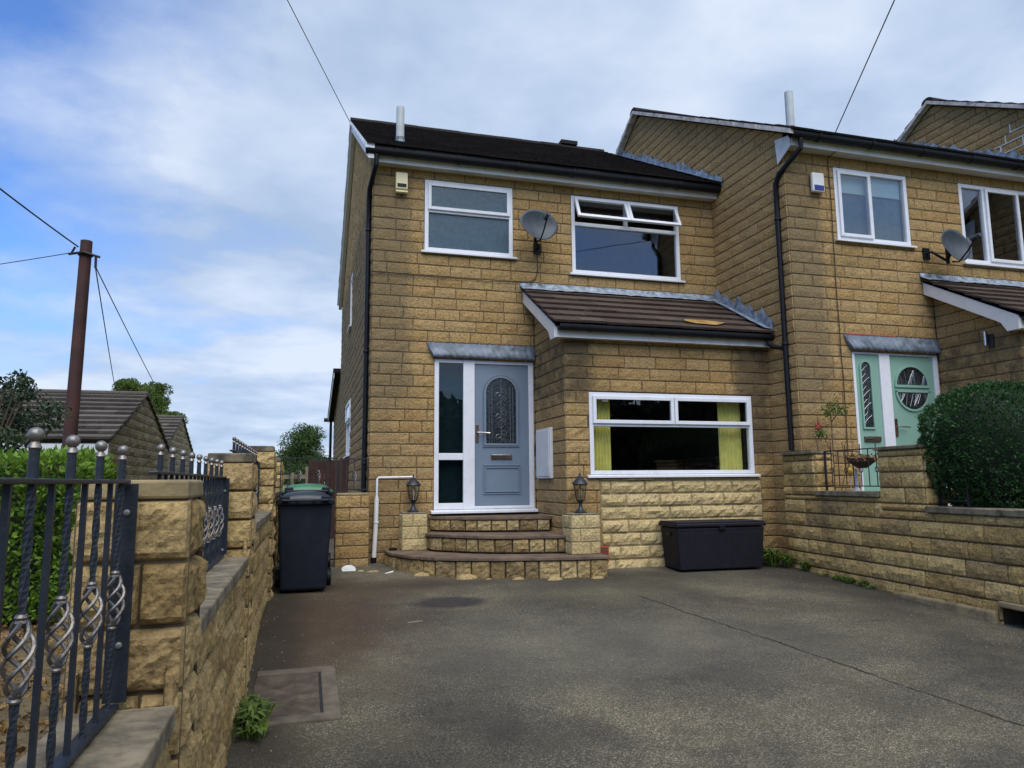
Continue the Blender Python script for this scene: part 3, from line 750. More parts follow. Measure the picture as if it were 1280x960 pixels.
TS = lambda u, d, v: (.79 - d, u, v)
window(main, TS, 14.02, 14.62, 3.03, 4.10, [], [(14.075, 14.565, 3.08, 4.045)], 'narrow side window', pane='glass_dark')
window(main, TS, 13.75, 15.15, .52, 1.58, [(13.805, 15.095, 1.16, 1.21)], [(13.805, 15.095, .57, 1.16), (13.80, 15.10, 1.20, 1.54, 's')], 'side window with a top light', pane='glass_dark')
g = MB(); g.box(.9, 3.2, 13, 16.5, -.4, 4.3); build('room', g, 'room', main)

# ------------------------------------------------------------------ fittings on the houses
def alarm(x0, x1, y, z0, z1, cream, label):
    t = thing('alarm_box', label, 'alarm box', ((x0 + x1) / 2, y, z0)); g = MB()
    if cream:
        g.hexa([(x0, y - .015, z0 + .03), (x1, y - .015, z0 + .03), (x1, y - .015, z1), (x0, y - .015, z1), (x0 + .008, y - .085, z0 + .05), (x1 - .008, y - .085, z0 + .05), (x1 - .008, y - .075, z1 - .01), (x0 + .008, y - .075, z1 - .01)])
        build('housing', g, 'cream', t, bev=.006)
        g = MB(); g.box(x0 + .025, x1 - .025, y - .09, y - .06, z0 + .07, z0 + .12); build('siren_window', g, 'black', t)
        g = MB(); g.box(x0 + .005, x1 - .005, y - .08, y - .015, z0, z0 + .026); build('base_lip', g, 'cream', t, bev=.004)
    else:
        g.box(x0, x1, y - .075, y - .015, z0, z1); build('housing', g, 'white', t, bev=.02)
        g = MB(); g.box(x0 + .02, x1 - .02, y - .079, y - .075, z0 + .02, z0 + .09); build('strobe_panel', g, 'bluelabel', t)
    return t
alarm(1.08, 1.255, 9.585, 3.955, 4.25, True, 'cream alarm box under the eaves beside the frosted bathroom window')
alarm(6.41, 6.60, 7.785, 3.80, 4.07, False, 'white alarm box with blue panel on the middle house')

def dish(c, bracket, label, cable):
    t = thing('satellite_dish', label, 'satellite dish', tuple(bracket), 'satellite dishes on the house fronts')
    n = Vector((.15, -.955, .16)).normalized(); rt = Vector((0, 0, 1)).cross(n); rt = -rt.normalized(); up = rt.cross(n).normalized()
    if up.z < 0: up = -up
    c = Vector(c); g = MB(); rings = []
    nr, na = 7, 40; W, H, D = .30, .235, .075
    for side in (0, 1):
        rr = []
        for i in range(nr + 1):
            f = i / nr; ring_ = []
            for j in range(na):
                a = 2 * math.pi * j / na; ex = math.cos(a); ey = math.sin(a)
                w = 1 - .16 * max(0, -ey) ** 1.5 * abs(ex) * 2
                q = c + rt * (W * f * ex * w) + up * (H * f * ey) + n * (D * f * f - (0 if side == 0 else .006))
                ring_.append(g.p(q))
            rr.append(ring_)
        rings.append(rr)
        for r0, r1 in zip(rr, rr[1:]):
            for j in range(na): g.face((r0[j], r0[(j + 1) % na], r1[(j + 1) % na], r1[j]))
    for j in range(na): g.face((rings[0][-1][j], rings[0][-1][(j + 1) % na], rings[1][-1][(j + 1) % na], rings[1][-1][j]))
    build('reflector', g, 'dish', t, smooth='all')
    low = c - up * (H + .005) + n * .05; lnb = c - up * .02 + n * .36 + rt * .02
    g = MB(); g.tube([c - n * .04 - up * .2, low, low + (lnb - low) * .5 - up * .02, lnb], .011, 8); build('feed_arm', g, 'black', t, smooth=True)
    g = MB(); g.tube([lnb + n * .05, lnb - n * .05], .026, 12); g.tube([lnb - n * .045, lnb - n * .075], .034, 12); build('receiver', g, 'dish', t, smooth=True)
    b = Vector(bracket); g = MB(); g.box(b[0] - .055, b[0] + .055, b[1] - .02, b[1], b[2] - .08, b[2] + .08)
    g.tube([b + Vector((0, -.01, 0)), b + Vector((0, -.10, .0)), c - n * .10 - up * .16], .018, 8); g.tube([c - n * .10 - up * .2, c - n * .06 + up * .05], .022, 8)
    g.tube([c - n * .09 - up * .12, c - n * .012 - up * .05], .03, 8)
    build('wall_bracket', g, 'black', t, smooth=True)
    return t
dish((3.05, 9.30, 3.555), (3.135, 9.585, 3.33), 'grey satellite dish between the two upper windows of the left house', None)
dish((8.42, 7.50, 3.12), (8.27, 7.785, 3.10), 'grey satellite dish beside the upper window of the middle house', None)

def flue(x, y, z0, z1, label):
    t = thing('flue_pipe', label, 'flue', (x, y, z0), 'flue pipes through the roofs')
    g = MB(); g.lathe([(.058, 0), (.058, z1 - z0), (.050, z1 - z0), (.048, z1 - z0 - .05)], (x, y, z0), 20); build('pipe', g, 'galv', t, smooth=True)
    g = MB()
    for k in range(14):
        a0 = 2 * math.pi * k / 14; g.tube([(x + .07 * math.cos(a0), y + .07 * math.sin(a0), z0 + .03 + .05 * math.sin(a0)), (x + rng.uniform(.12, .25) * math.cos(a0), y + .16 * math.sin(a0), z0 + .015 + .11 * math.sin(a0))], .018, 5)
    build('mortar_collar', g, 'mortar_bed', t)
    g = MB(); g.lathe([(.085, 0), (.07, .04), (.062, .09)], (x, y, z0 + .02), 16); build('flashing_collar', g, 'lead', t)
flue(1.175, 9.85, 4.80, 5.37, 'grey flue pipe through the roof of the left house')
flue(6.52, 8.22, 4.86, 5.50, 'grey flue pipe at the roof edge of the middle house')

t = thing('meter_box', 'white meter box on the side wall of the bay by the blue door', 'meter box', (3.0, 9.15, 0))
g = MB(); g.box(3.035, 3.078, 8.85, 9.44, .03, .69); build('cabinet', g, 'white', t, bev=.006)
g = MB(); g.box(3.024, 3.0345, 8.88, 9.41, .06, .66); build('cabinet_door', g, 'white', t, bev=.004)

g = MB(); g.tube([(1.375, 9.53, .065), (.915, 9.53, .060), (.90, 9.53, .045), (.895, 9.53, -.22)], .015, 10); g.tube([(1.375, 9.585, .07), (1.375, 9.53, .065)], .017, 8)
g.tube([(.896, 9.53, -.18), (.895, 9.53, -.23)], .022, 10)
o = single('waste_pipe', g, 'white', 'thin white waste pipe bending down the wall left of the blue door', 'waste pipe', (.9, 9.53, -1.04), smooth=True)
g = MB(); g.tube([(.895, 9.53, -.21), (.888, 9.53, -.55), (.87, 9.53, -.96)], .030, 12); g.tube([(.893, 9.53, -.50), (.893, 9.53, -.52)], .036, 12); build('lower_pipe', g, 'white', o, base=(.9, 9.53, -1.04), smooth=True)
g = MB(); g.tube([(.87, 9.53, -.95), (.868, 9.53, -1.05)], .034, 12); build('pipe_shoe', g, 'black', o, base=(.9, 9.53, -1.04))

g = MB(); r = random.Random(2)
pts = [(3.13, 9.57, 3.28), (3.14, 9.572, 3.0), (3.10, 9.572, 2.87), (2.98, 9.572, 2.82)] + [(2.98 - k * .16, 9.572, 2.80 + r.uniform(-.006, .006)) for k in range(1, 14)] + [(.80, 9.572, 2.79), (.775, 9.60, 2.77), (.775, 9.61, 2.4), (.775, 9.61, 1.2)]
g.tube(pts, .006, 6)
single('aerial_cable', g, 'cable', 'dark cable sagging from the dish along the left house front', 'cable', (3.13, 9.57, 2.8))
g = MB(); pts = [(6.75, 7.62, 4.36), (6.74, 7.77, 4.34)] + [(6.725 + r.uniform(-.008, .008), 7.772, 4.3 - k * .25) for k in range(0, 18)]
g.tube(pts, .006, 6)
single('phone_cable', g, 'cable', 'dark cable running straight down the middle house front', 'cable', (6.72, 7.77, .0))
t = thing('wall_light', 'small metal wall light on the bay side of the middle house', 'wall light', (8.33, 6.99, 1.6))
g = MB(); g.box(8.325, 8.345, 6.94, 7.02, 1.62, 1.80); build('backplate', g, 'blackiron', t, bev=.004)
g = MB(); g.tube([(8.30, 7.03, 1.66), (8.30, 7.03, 1.84)], .022, 10); build('tube', g, 'chrome', t)

# ------------------------------------------------------------------ overhead wires and pole
t = thing('telegraph_pole', 'tall dark brown wooden telegraph pole behind the garden hedge', 'telegraph pole', (-3.80, 13.5, -1.6))
g = MB(); g.tube([(-3.80, 13.5, -1.6), (-3.78, 13.5, 0), (-3.755, 13.5, 2), (-3.735, 13.5, 4.16)], .118, 16, taper=.092); build('post', g, 'pole', t, smooth=True)
g = MB(); g.tube([(-3.98, 13.46, 3.90), (-3.735, 13.36, 3.92), (-3.50, 13.46, 3.88)], .022, 6); g.lathe([(.118, -.02), (.12, .02)], (-3.737, 13.5, 3.92), 16)
build('pole_band', g, 'blackiron', t)
g = MB(); g.tube([(-3.56, 13.44, 3.88), (-3.555, 13.44, 3.68)], .022, 6); g.tube([(-3.95, 13.46, 3.90), (-3.88, 13.42, 4.02)], .018, 6); build('insulator', g, 'blackiron', t)
def wire(a, b, sag, label, r0=.007, n=16):
    a, b = Vector(a), Vector(b); g = MB()
    g.tube([a.lerp(b, k / n) - Vector((0, 0, sag * 4 * (k / n) * (1 - k / n))) for k in range(n + 1)], r0, 6)
    single('overhead_wire', g, 'wire', label, 'wire', tuple(a), 'wires overhead')
wire((-3.83, 13.40, 4.02), (-4.76, 5.0, 4.25), .1, 'upper wire leaving the pole top towards the left edge', .012)
wire((-3.96, 13.46, 3.92), (-9.4, 17.1, 3.95), .05, 'lower wire from the pole going left, nearly level')
wire((-3.555, 13.44, 3.68), (-5.6, 24, 2.9), .02, 'steeper wire dropping from the pole behind the bungalow roof', .010)
wire((-3.555, 13.44, 3.70), (-4.05, 21.4, 2.75), .02, 'slanting wire dropping from the pole to the right', .010)
wire((.67, 13.75, 7.02), (-6.3, -10, 5.93), .0, 'wire meeting the gable peak of the left house')
wire((6.66, 7.52, 4.56), (-1.56, -10, 7.25), .0, 'wire meeting the fascia of the middle house')

# ------------------------------------------------------------------ steps
def path_steps():
    t = thing('front_steps', 'three curved stone steps rising to the blue front door', 'steps', (2.2, 8.9, -1.07))
    def smooth_curve(pts, n=8):
        out = []
        P = [Vector(p) for p in pts]
        for i in range(len(P) - 1):
            p0 = P[max(0, i - 1)]; p1 = P[i]; p2 = P[i + 1]; p3 = P[min(len(P) - 1, i + 2)]
            for k in range(n):
                s = k / n
                out.append(.5 * ((2 * p1) + (-p0 + p2) * s + (2 * p0 - 5 * p1 + 4 * p2 - p3) * s * s + (-p0 + 3 * p1 - 3 * p2 + p3) * s ** 3))
        out.append(P[-1]); return out
    levels = [(-.86, -1.13, [(1.00, 9.56), (1.01, 9.25), (1.10, 8.90), (1.26, 8.58), (1.45, 8.36), (1.95, 8.12), (2.45, 7.97), (2.92, 7.86), (3.40, 7.85)], [(3.40, 8.36)]),
              (-.645, -.86, [(1.50, 9.56), (1.50, 9.12), (1.70, 8.86), (1.95, 8.62), (2.2, 8.46), (2.6, 8.32), (3.02, 8.235)], [(3.02, 8.36), (3.075, 8.36), (3.075, 9.56)]),
              (-.45, -.645, [(1.56, 9.56), (1.66, 9.44), (1.81, 9.31), (2.05, 9.16), (2.36, 9.04), (2.7, 8.95), (3.065, 8.90)], [(3.065, 9.56)])]
    for zi, (zt, z0, crv, back) in enumerate(levels):
        c = smooth_curve([Vector((x, y, 0)) for x, y in crv]); r = random.Random(zi + 3)
        # slab
        g = MB(); g.tone = .5
        outl = [(p.x, p.y) for p in c]; jit = [(x + r.uniform(-.006, .006), y + r.uniform(-.008, .008)) for x, y in outl]
        if zi == 0: poly = jit + [(3.40, 8.36), (2.6, 8.9), (1.5, 9.56)]
        else: poly = jit + back
        g.prism([(x, y, zt - .036) for x, y in poly], (0, 0, .036))
        build('tread', g, 'flag', t, bev=.006)
        # riser blocks along the inset curve
        mb = MB(); cen = Vector((2.6, 9.4, 0)); ins = [p + (cen - p).normalized() * .035 for p in c]
        L = [0]
        for a, b in zip(ins, ins[1:]): L.append(L[-1] + (b - a).length)
        def at(s):
            s = max(0, min(L[-1] - 1e-5, s))
            for i in range(len(L) - 1):
                if L[i + 1] >= s:
                    f = (s - L[i]) / max(1e-6, L[i + 1] - L[i]); return ins[i].lerp(ins[i + 1], f), (ins[i + 1] - ins[i]).normalized()
        s = 0
        while s < L[-1] - .05:
            w = min(r.uniform(.15, .25), L[-1] - s); pa, ta = at(s + .004); pb, tb = at(s + w - .002)
            d = (pb - pa); ln = d.length; d.normalize()
            walling(mb, (pa.x, pa.y, 0), (d.x, d.y, 0), (d.y, -d.x, 0), 0, ln, z0 + (.015 if zi else .0), zt - .038, [], ch=.5, lens=(9.,), zref=z0 - .001, depth=.022, rough=.018, res=.035, mort=.006, seed=r.randint(1, 9999), back=True, freq=16, chamf=.009)
            s += w
        build('riser', mb, ['stone_step', 'mortar'], t, recalc=False)
        bmesh_pts = [(p.x, p.y, z0) for p in [q + (cen - q).normalized() * .05 for q in c]]
    # kerb stones along the foot
    r = random.Random(8)
    for (x, y, w) in ((1.35, 8.44, .25), (1.78, 8.13, .28), (2.33, 7.93, .16), (2.72, 7.80, .20), (3.22, 7.77, .18), (2.02, 8.03, .1)):
        z = -1.45 + .045 * y
        g = MB(); n0 = 0; g.ball((x, y + .03, z - .01), w * .5, 10, (1, 1, .42))
        for i in range(n0, len(g.v)): v = g.v[i]; g.v[i] = (v[0] + .01 * noise.noise(Vector(v) * 15), y + .03 + (v[1] - y - .03) * .45, v[2] + .012 * noise.noise(Vector(v) * 18))
        build('foot_stone', g, 'stone_step', t, smooth='all')
    return t
path_steps()

def block_pier(parent, x0, x1, y0, y1, z0, z1, capz=None, freq=11, mats=('stone_old', 'mortar'), cap_over=.02, ch=.155, depth=.02, rough=.016, seed=1, name='pier', res=.05, lens=(.44,), top_mat='cap', capmb=None):
    mb = MB(); 
    kw = dict(freq=freq, ch=ch, lens=lens, zref=z1 - math.ceil((z1 - z0) / ch) * ch, depth=depth, rough=rough, res=res, chamf=.008, mort=.008)
    e = depth * .8
    walling(mb, (0, y0, 0), (1, 0, 0), (0, -1, 0), x0 - e, x1 + e, z0, z1, seed=seed, **kw)
    walling(mb, (x1, 0, 0), (0, 1, 0), (1, 0, 0), y0 + .002, y1 - .002, z0, z1, seed=seed + 1, **kw)
    walling(mb, (0, y1, 0), (1, 0, 0), (0, 1, 0), x0 - e, x1 + e, z0, z1, seed=seed + 2, **kw)
    walling(mb, (x0, 0, 0), (0, 1, 0), (-1, 0, 0), y0, y1, z0, z1, seed=seed + 3, **kw)
    mb.m = 1; mb.poly([(x0, y0, z1), (x1, y0, z1), (x1, y1, z1), (x0, y1, z1)]); mb.m = 0
    o = build(name, mb, list(mats), parent, recalc=False)
    if capz:
        g = MB(); g.box(x0 - cap_over, x1 + cap_over, y0 - cap_over, y1 + cap_over, z1, z1 + capz)
        build('cap', g, top_mat, o, bev=.008)
    return o
def lantern_pier(label, x0, x1, y0, y1, z0, z1):
    t = thing('lantern_plinth', label, 'plinth', ((x0 + x1) / 2, (y0 + y1) / 2, z0), 'stone plinths beside the steps')
    block_pier(t, x0, x1, y0, y1, z0, z1, .018, mats=('stone_pale', 'mortar_pale'), cap_over=.0, lens=(.16, .2, .3), depth=.016, rough=.012, seed=int(x0 * 10), name='block_stack', top_mat='coping')
lantern_pier('square stone plinth on the left end of the front steps', 1.205, 1.50, 9.28, 9.57, -.86, -.405)
lantern_pier('square stone plinth on the right end of the steps by the bay', 3.02, 3.355, 8.05, 8.36, -.86, -.405)

def lantern():
    t = thing('garden_lantern', 'black pedestal lantern on the stone plinth left of the door', 'lantern', (0, 0, 0), 'pedestal lanterns beside the steps')
    g = MB(); g.lathe([(.075, 0), (.075, .012), (.058, .022), (.032, .05), (.022, .075), (.020, .115), (.034, .13), (.034, .14), (.055, .155)], (0, 0, 0), 20); build('pedestal', g, 'iron', t, smooth=True)
    g = MB()
    for k in range(6):
        a = 2 * math.pi * k / 6 + .2; c, s = math.cos(a), math.sin(a)
        g.tube([(c * .050, s * .050, .152), (c * .068, s * .068, .22), (c * .084, s * .084, .335)], .005, 5)
    g.lathe([(.088, .332), (.093, .338), (.088, .346)], (0, 0, 0), 6); build('cage', g, 'iron', t)
    g = MB(); g.lathe([(.046, .156), (.064, .22), (.079, .33)], (0, 0, 0), 6); g.f = g.f[:-2]; g.mi = g.mi[:-2]; build('glazing', g, 'lampglass', t)
    g = MB(); g.lathe([(.104, .345), (.100, .352), (.072, .385), (.045, .412), (.030, .42), (.030, .43), (.016, .445), (.010, .452), (.013, .463), (.004, .483)], (0, 0, 0), 18); build('roof_cap', g, 'iron', t, smooth=True)
    g = MB(); g.lathe([(.010, .15), (.012, .2), (.018, .21), (.018, .27), (.008, .29)], (0, 0, 0), 12); build('bulb', g, 'white', t, smooth=True)
    return t
l1 = lantern(); l1.location = (1.352, 9.42, -.387)
l2 = clone(l1, None, (3.19, 8.21, -.387)); l2['label'] = 'black pedestal lantern on the stone plinth in front of the bay'

# ------------------------------------------------------------------ left boundary wall
def gz(y): return -1.45 + .045 * y
XW = -.30
bw = thing('boundary_wall', 'long yellow stone boundary wall stepping up along the left of the drive', 'wall', (-.42, 3, -1.3))
segs = [(-1.5, 2.12, -.625), (2.12, 4.55, -.475), (4.55, 7.45, -.315), (7.45, 10.0, -.16)]
for i, (a, b, zt) in enumerate(segs):
    mb = MB(); near = i < 2
    walling(mb, (XW - .035, 0, 0), (0, 1, 0), (1, 0, 0), a, b, -1.55, zt, [], ch=.165, zref=zt - 9 * .165, depth=.021, rough=.010, res=.02 if near else .045, mort=.016, chamf=.010, seed=100 + i, freq=15, vmort=.012, lens=(.44, .44, .36))
    walling(mb, (-.54, 0, 0), (0, 1, 0), (-1, 0, 0), a, b, -1.0, zt, [], ch=.165, zref=zt - 9 * .165, depth=.02, rough=.016, res=.12, seed=130 + i)
    build('wall_section', mb, ['stone_old', 'mortar'], bw, recalc=False)
cop = [(-1.5, 2.12, -.565), (2.46, 4.55, -.42), (4.90, 7.45, -.262), (7.80, 10.0, -.10)]
for i, (a, b, zt) in enumerate(cop):
    g = MB(); y = a; r = random.Random(i)
    while y < b - .01:
        y2 = min(b, y + .60); z = zt + r.uniform(-.003, .003); g.box(-.56, XW - .002, y, y2 - .006, z - .055, z); y = y2
    build('coping', g, 'coping', bw, bev=.008)
piers = [(2.175, 2.44, -.04, .052), (4.60, 4.88, .125, .055), (7.49, 7.76, .31, .055), (10.03, 10.3, .28, .05)]
for i, (a, b, zt, cz) in enumerate(piers):
    block_pier(bw, -.545 if i else -.56, XW - .018, a, b, -1.5, zt, cz, depth=.026 if i < 2 else .034, rough=.014 if i < 2 else .022, freq=17, seed=150 + 10 * i, res=.015 if i == 0 else .035, cap_over=.012, top_mat='cap' if i == 0 else 'coping', ch=.168)

def twist_bar(mb, x, y, z0, z1, s=.0056, tw=22.):
    n = max(4, int((z1 - z0) / .012)); rings = []
    for k in range(n + 1):
        z = z0 + (z1 - z0) * k / n; a = tw * (z - z0)
        rings.append([mb.p((x + s * 1.41 * math.cos(a + math.pi / 2 * j + .785), y + s * 1.41 * math.sin(a + math.pi / 2 * j + .785), z)) for j in range(4)])
    for a, b in zip(rings, rings[1:]):
        for j in range(4): mb.face((a[j], a[(j + 1) % 4], b[(j + 1) % 4], b[j]))
def basket(mb, z0, z1, R0=.023, turns=.8, wires=4):
    for w in range(wires):
        pts = []
        for k in range(15):
            f = k / 14; a = 2 * math.pi * (w / wires + turns * f); rr = .008 + (R0 - .008) * math.sin(math.pi * f) ** .75
            pts.append((rr * math.cos(a), rr * math.sin(a), z0 + (z1 - z0) * f))
        mb.tube(pts, .0042, 6)
def railing(label, x, ya, yb, zb, zt, bars, plates, fin=True, bz=(-.348, -.228), group='iron railing panels on the left wall'):
    t = thing('railing', label, 'railing', (x, ya, zb), group)
    g = MB(); g.box(x - .018, x + .018, ya, yb, zb + .004, zb + .014); build('bottom_rail', g, 'iron', t, bev=.002)
    g = MB(); g.box(x - .015, x + .015, ya, yb, zt - .010, zt); build('top_rail', g, 'iron', t, bev=.003)
    for y in plates:
        g = MB(); g.box(x - .024, x + .031, y - .004, y + .004, zb + .014, zt - .010)
        pl = build('end_plate', g, 'iron', t, bev=.001)
        for z in (zt - .085, zt - .42):
            b = MB(); b.T = (lambda yy, zz: (lambda p0, p1, p2: (x + .008 + p0, yy - .005 - p2, zz + p1)))(y, z)
            b.lathe([(.0085, 0), (.008, .004), (.004, .006)], (0, 0, 0), 12)
            build('bolt', b, 'dullbolt', pl)
    proto = {}
    for k, (y, kind) in enumerate(bars):
        if kind not in proto:
            T0 = (x, ya, zb)
            if kind == 'fin':
                m = MB(lambda a, b, c: (x + a, ya + b, c)); z1, z2 = bz
                twist_bar(m, 0, 0, zb + .014, z1 - .012)
                o = build('bar', m, 'iron', t)
                m = MB(lambda a, b, c: (x + a, ya + b, c)); twist_bar(m, 0, 0, z2 + .012, zt - .001, s=.0056); build('upper_bar', m, 'iron', o)
                m = MB(lambda a, b, c: (x + a, ya + b, c)); m.lathe([(.0095, zt - .001), (.0085, zt + .045), (.0085, zt + .052)], (0, 0, 0), 12); build('neck', m, 'iron', o, smooth=True)
                m = MB(lambda a, b, c: (x + a, ya + b, c)); basket(m, z1, z2)
                for zc in (z1 - .012, z2 - .006): m.lathe([(.0085, zc), (.0115, zc + .004), (.0088, zc + .008), (.0115, zc + .013), (.0085, zc + .018)], (0, 0, 0), 10)
                build('basket', m, 'silver', o, smooth=True)
                m = MB(lambda a, b, c: (x + a, ya + b, c))
                m.lathe([(.0085, zt + .05), (.0115, zt + .053), (.0095, zt + .058), (.006, zt + .064)], (0, 0, 0), 14); m.ball((0, 0, zt + .076), .0132, 16)
                build('finial', m, 'silver', o, smooth=True)
            else:
                m = MB(lambda a, b, c: (x + a, ya + b, c)); m.box(-.0054, .0054, -.0054, .0054, zb + .014, zt - .010); o = build('bar', m, 'iron', t)
            proto[kind] = o; o.location = (0, y - ya, 0)
        else: clone(proto[kind], t, (0, y - ya, 0))
    return t
# bar y positions measured along the wall
bl = []
y = 2.075; k = 0
while y > .75: bl.append((y, 'fin' if k % 2 == 0 else 'plain')); y -= .106; k += 1
railing('nearest iron railing panel with silver baskets and ball finials', -.455, .70, 2.115, -.563, .012, bl, [2.125])
bl = []; y = 2.58; k = 0
while y < 4.5: bl.append((y, 'fin' if k % 2 == 0 else 'plain')); y += .112; k += 1
railing('second iron railing panel, between the first and second wall piers', -.455, 2.475, 4.535, -.418, .042, bl, [4.53], bz=(-.28, -.13))
bl = []; y = 5.05; k = 0
while y < 7.4: bl.append((y, 'fin' if k % 2 == 0 else 'plain')); y += .112; k += 1
railing('third iron railing panel, showing above the second wall pier', -.455, 4.93, 7.42, -.26, .215, bl, [7.42], bz=(-.12, .02))
bl = []; y = 7.95; k = 0
while y < 9.9: bl.append((y, 'fin' if k % 2 == 0 else 'plain')); y += .112; k += 1
railing('farthest iron railing panel, beside the third wall pier', -.455, 7.80, 9.98, -.10, .30, bl, [], bz=(0.0, .12))

# ------------------------------------------------------------------ garden gate and side railing by the bins
def iron_screen(name, label, cat, x0, x1, y, z0, z1, nb, orn, group=None):
    t = thing(name, label, cat, ((x0 + x1) / 2, y, z0), group)
    g = MB(); g.box(x0, x1, y - .008, y + .008, z1 - .012, z1); g.box(x0, x1, y - .008, y + .008, z0 + .03, z0 + .045)
    g.box(x0, x0 + .014, y - .007, y + .007, z0, z1 - .012); g.box(x1 - .014, x1, y - .007, y + .007, z0, z1 - .012)
    build('frame', g, 'blackiron', t)
    for k in range(1, nb):
        x = x0 + (x1 - x0) * k / nb; g = MB(); g.box(x - .005, x + .005, y - .005, y + .005, z0 + .045, z1 - .012)
        b = build('bar', g, 'blackiron', t)
        if k in orn:
            m = MB(lambda a, bb, c: (x + a, y + bb, c)); basket(m, z1 - .30, z1 - .16, .026); build('basket', m, 'silver', b, smooth=True)
    return t
iron_screen('side_gate', 'black iron side gate between the boundary wall and the house', 'gate', -.30, .385, 9.42, -.98, .315, 6, (2, 4))
iron_screen('railing', 'short black iron railing on the low wall against the left house gable', 'railing', .42, .775, 9.42, -.125, .305, 4, (2,))
sw = thing('stub_wall', 'short low stone wall between the bins and the left house corner', 'wall', (.58, 9.45, -1.1))
block_pier(sw, .385, .775, 9.32, 9.56, -1.15, -.16, .03, mats=('stone', 'mortar'), cap_over=.0, seed=300, res=.07, name='wall_section', depth=.014, rough=.01)

# ------------------------------------------------------------------ wheelie bins
def bin_(label, x, y, z, body, lid, name='wheelie_bin'):
    t = thing(name, label, 'wheelie bin', (x, y, z), 'wheelie bins behind each other')
    W, D, H = .56, .60, .90
    g = MB(); w0, w1 = W * .40, W * .48; y0a, y1a = .07, D - .06
    g.hexa([(x - w0, y + y0a, z + .03), (x + w0, y + y0a, z + .03), (x + w0, y + y1a, z + .03), (x - w0, y + y1a, z + .03),
            (x - w1, y + .02, z + H), (x + w1, y + .02, z + H), (x + w1, y + D, z + H), (x - w1, y + D, z + H)])
    b = build('body', g, body, t, bev=.025)
    g = MB(); g.box(x - .285, x + .285, y - .005, y + D + .02, z + H - .02, z + H + .022); build('rim', g, body, t, bev=.012)
    g = MB(); 
    g.hexa([(x - .10, y + .048, z + .70), (x + .10, y + .048, z + .70), (x + .10, y + .06, z + .70), (x - .10, y + .06, z + .70), (x - .10, y + .036, z + .80), (x + .10, y + .036, z + .80), (x + .10, y + .06, z + .80), (x - .10, y + .06, z + .80)])
    build('stamp_panel', g, body, b, bev=.004)
    g = MB()
    nx, ny = 12, 10; ids = []
    for j in range(ny + 1):
        row = []
        for i in range(nx + 1):
            u = i / nx; v = j / ny; e = min(u, 1 - u, v, 1 - v)
            zz = z + H + .03 + .055 * min(1, e * 6) + .03 * math.sin(math.pi * u) * (1 if e > .05 else 0)
            if e == 0: zz = z + H + .022
            row.append(g.p((x - .29 + .58 * u, y - .01 + (D + .04) * v, zz)))
        ids.append(row)
    for j in range(ny):
        for i in range(nx): g.face((ids[j][i], ids[j][i + 1], ids[j + 1][i + 1], ids[j + 1][i]))
    l = build('lid', g, lid, t, smooth=True, recalc=False)
    l.modifiers.new('s', 'SOLIDIFY').thickness = .008
    for s in (-1, 1):
        g = MB(); g.box(x + s * .20 - .045, x + s * .20 + .045, y - .045, y + .03, z + H + .03, z + H + .075); build('hinge', g, body, l, bev=.01)
    g = MB(); g.tube([(x - .24, y - .05, z + H + .03), (x - .22, y - .06, z + H + .03), (x + .22, y - .06, z + H + .03), (x + .24, y - .05, z + H + .03)], .014, 8)
    for s in (-.23, -.08, .08, .23): g.box(x + s - .012, x + s + .012, y - .06, y + .0, z + H + .005, z + H + .03)
    build('handle', g, body, t)
    for s in (-1, 1):
        g = MB(); xx = x + s * .262; g.tube([(xx - .022, y + .52, z + .10), (xx + .022, y + .52, z + .10)], .10, 24); wh = build('wheel', g, 'black', t, smooth=True, bev=.006)
        g = MB(); g.tube([(xx - .024, y + .52, z + .10), (xx + .024, y + .52, z + .10)], .04, 12); build('hub', g, 'bin_lid', wh)
    return t
b1 = bin_('dark navy wheelie bin in front, standing against the boundary wall', .01, 7.68, gz(7.7), 'bin', 'bin_lid')
b1.rotation_euler[2] = 0
bin_('green-lidded wheelie bin hidden behind the dark one', .03, 8.50, gz(8.5) + .045, 'bin', 'bin_green')

# ------------------------------------------------------------------ storage box
t = thing('storage_box', 'black plastic garden storage box under the bay window', 'storage box', (4.87, 8.1, -1.09))
def TR(ang, cx, cy):
    c, s = math.cos(ang), math.sin(ang)
    return lambda x, y, z: (cx + x * c - y * s, cy + x * s + y * c, z)
tb = TR(R(-2), 4.87, 8.07)
g = MB(tb); zb0 = -1.075
g.hexa([(-.55, -.21, zb0), (.55, -.21, zb0), (.55, .21, zb0), (-.55, .21, zb0), (-.585, -.235, zb0 + .50), (.585, -.235, zb0 + .50), (.585, .235, zb0 + .50), (-.585, .235, zb0 + .50)])
bx = build('body', g, 'box', t, bev=.018)
g = MB(tb)
for k in range(13):
    x = -.50 + k * .083; f0 = -.2125; f1 = -.2335
    g.hexa([(x, f0, zb0 + .05), (x + .07, f0, zb0 + .05), (x + .07, f0 + .02, zb0 + .05), (x, f0 + .02, zb0 + .05), (x, f1, zb0 + .44), (x + .07, f1, zb0 + .44), (x + .07, f1 + .02, zb0 + .44), (x, f1 + .02, zb0 + .44)])
build('front_ribs', g, 'box', bx, bev=.004)
g = MB(tb); g.box(-.605, .605, -.255, .25, zb0 + .505, zb0 + .555); ld = build('lid', g, 'box', t, bev=.016)
g = MB(tb); g.box(-.59, .59, -.24, .235, zb0 + .556, zb0 + .568); build('lid_top', g, 'box', ld, bev=.006)
g = MB(tb); g.box(-.60, -.585, -.06, .06, zb0 + .40, zb0 + .44); g.box(.585, .60, -.06, .06, zb0 + .40, zb0 + .44); build('side_handle', g, 'black', bx, bev=.004)
g = MB(tb); g.box(-.04, .04, -.262, -.248, zb0 + .47, zb0 + .53); build('hasp', g, 'black', bx, bev=.004)

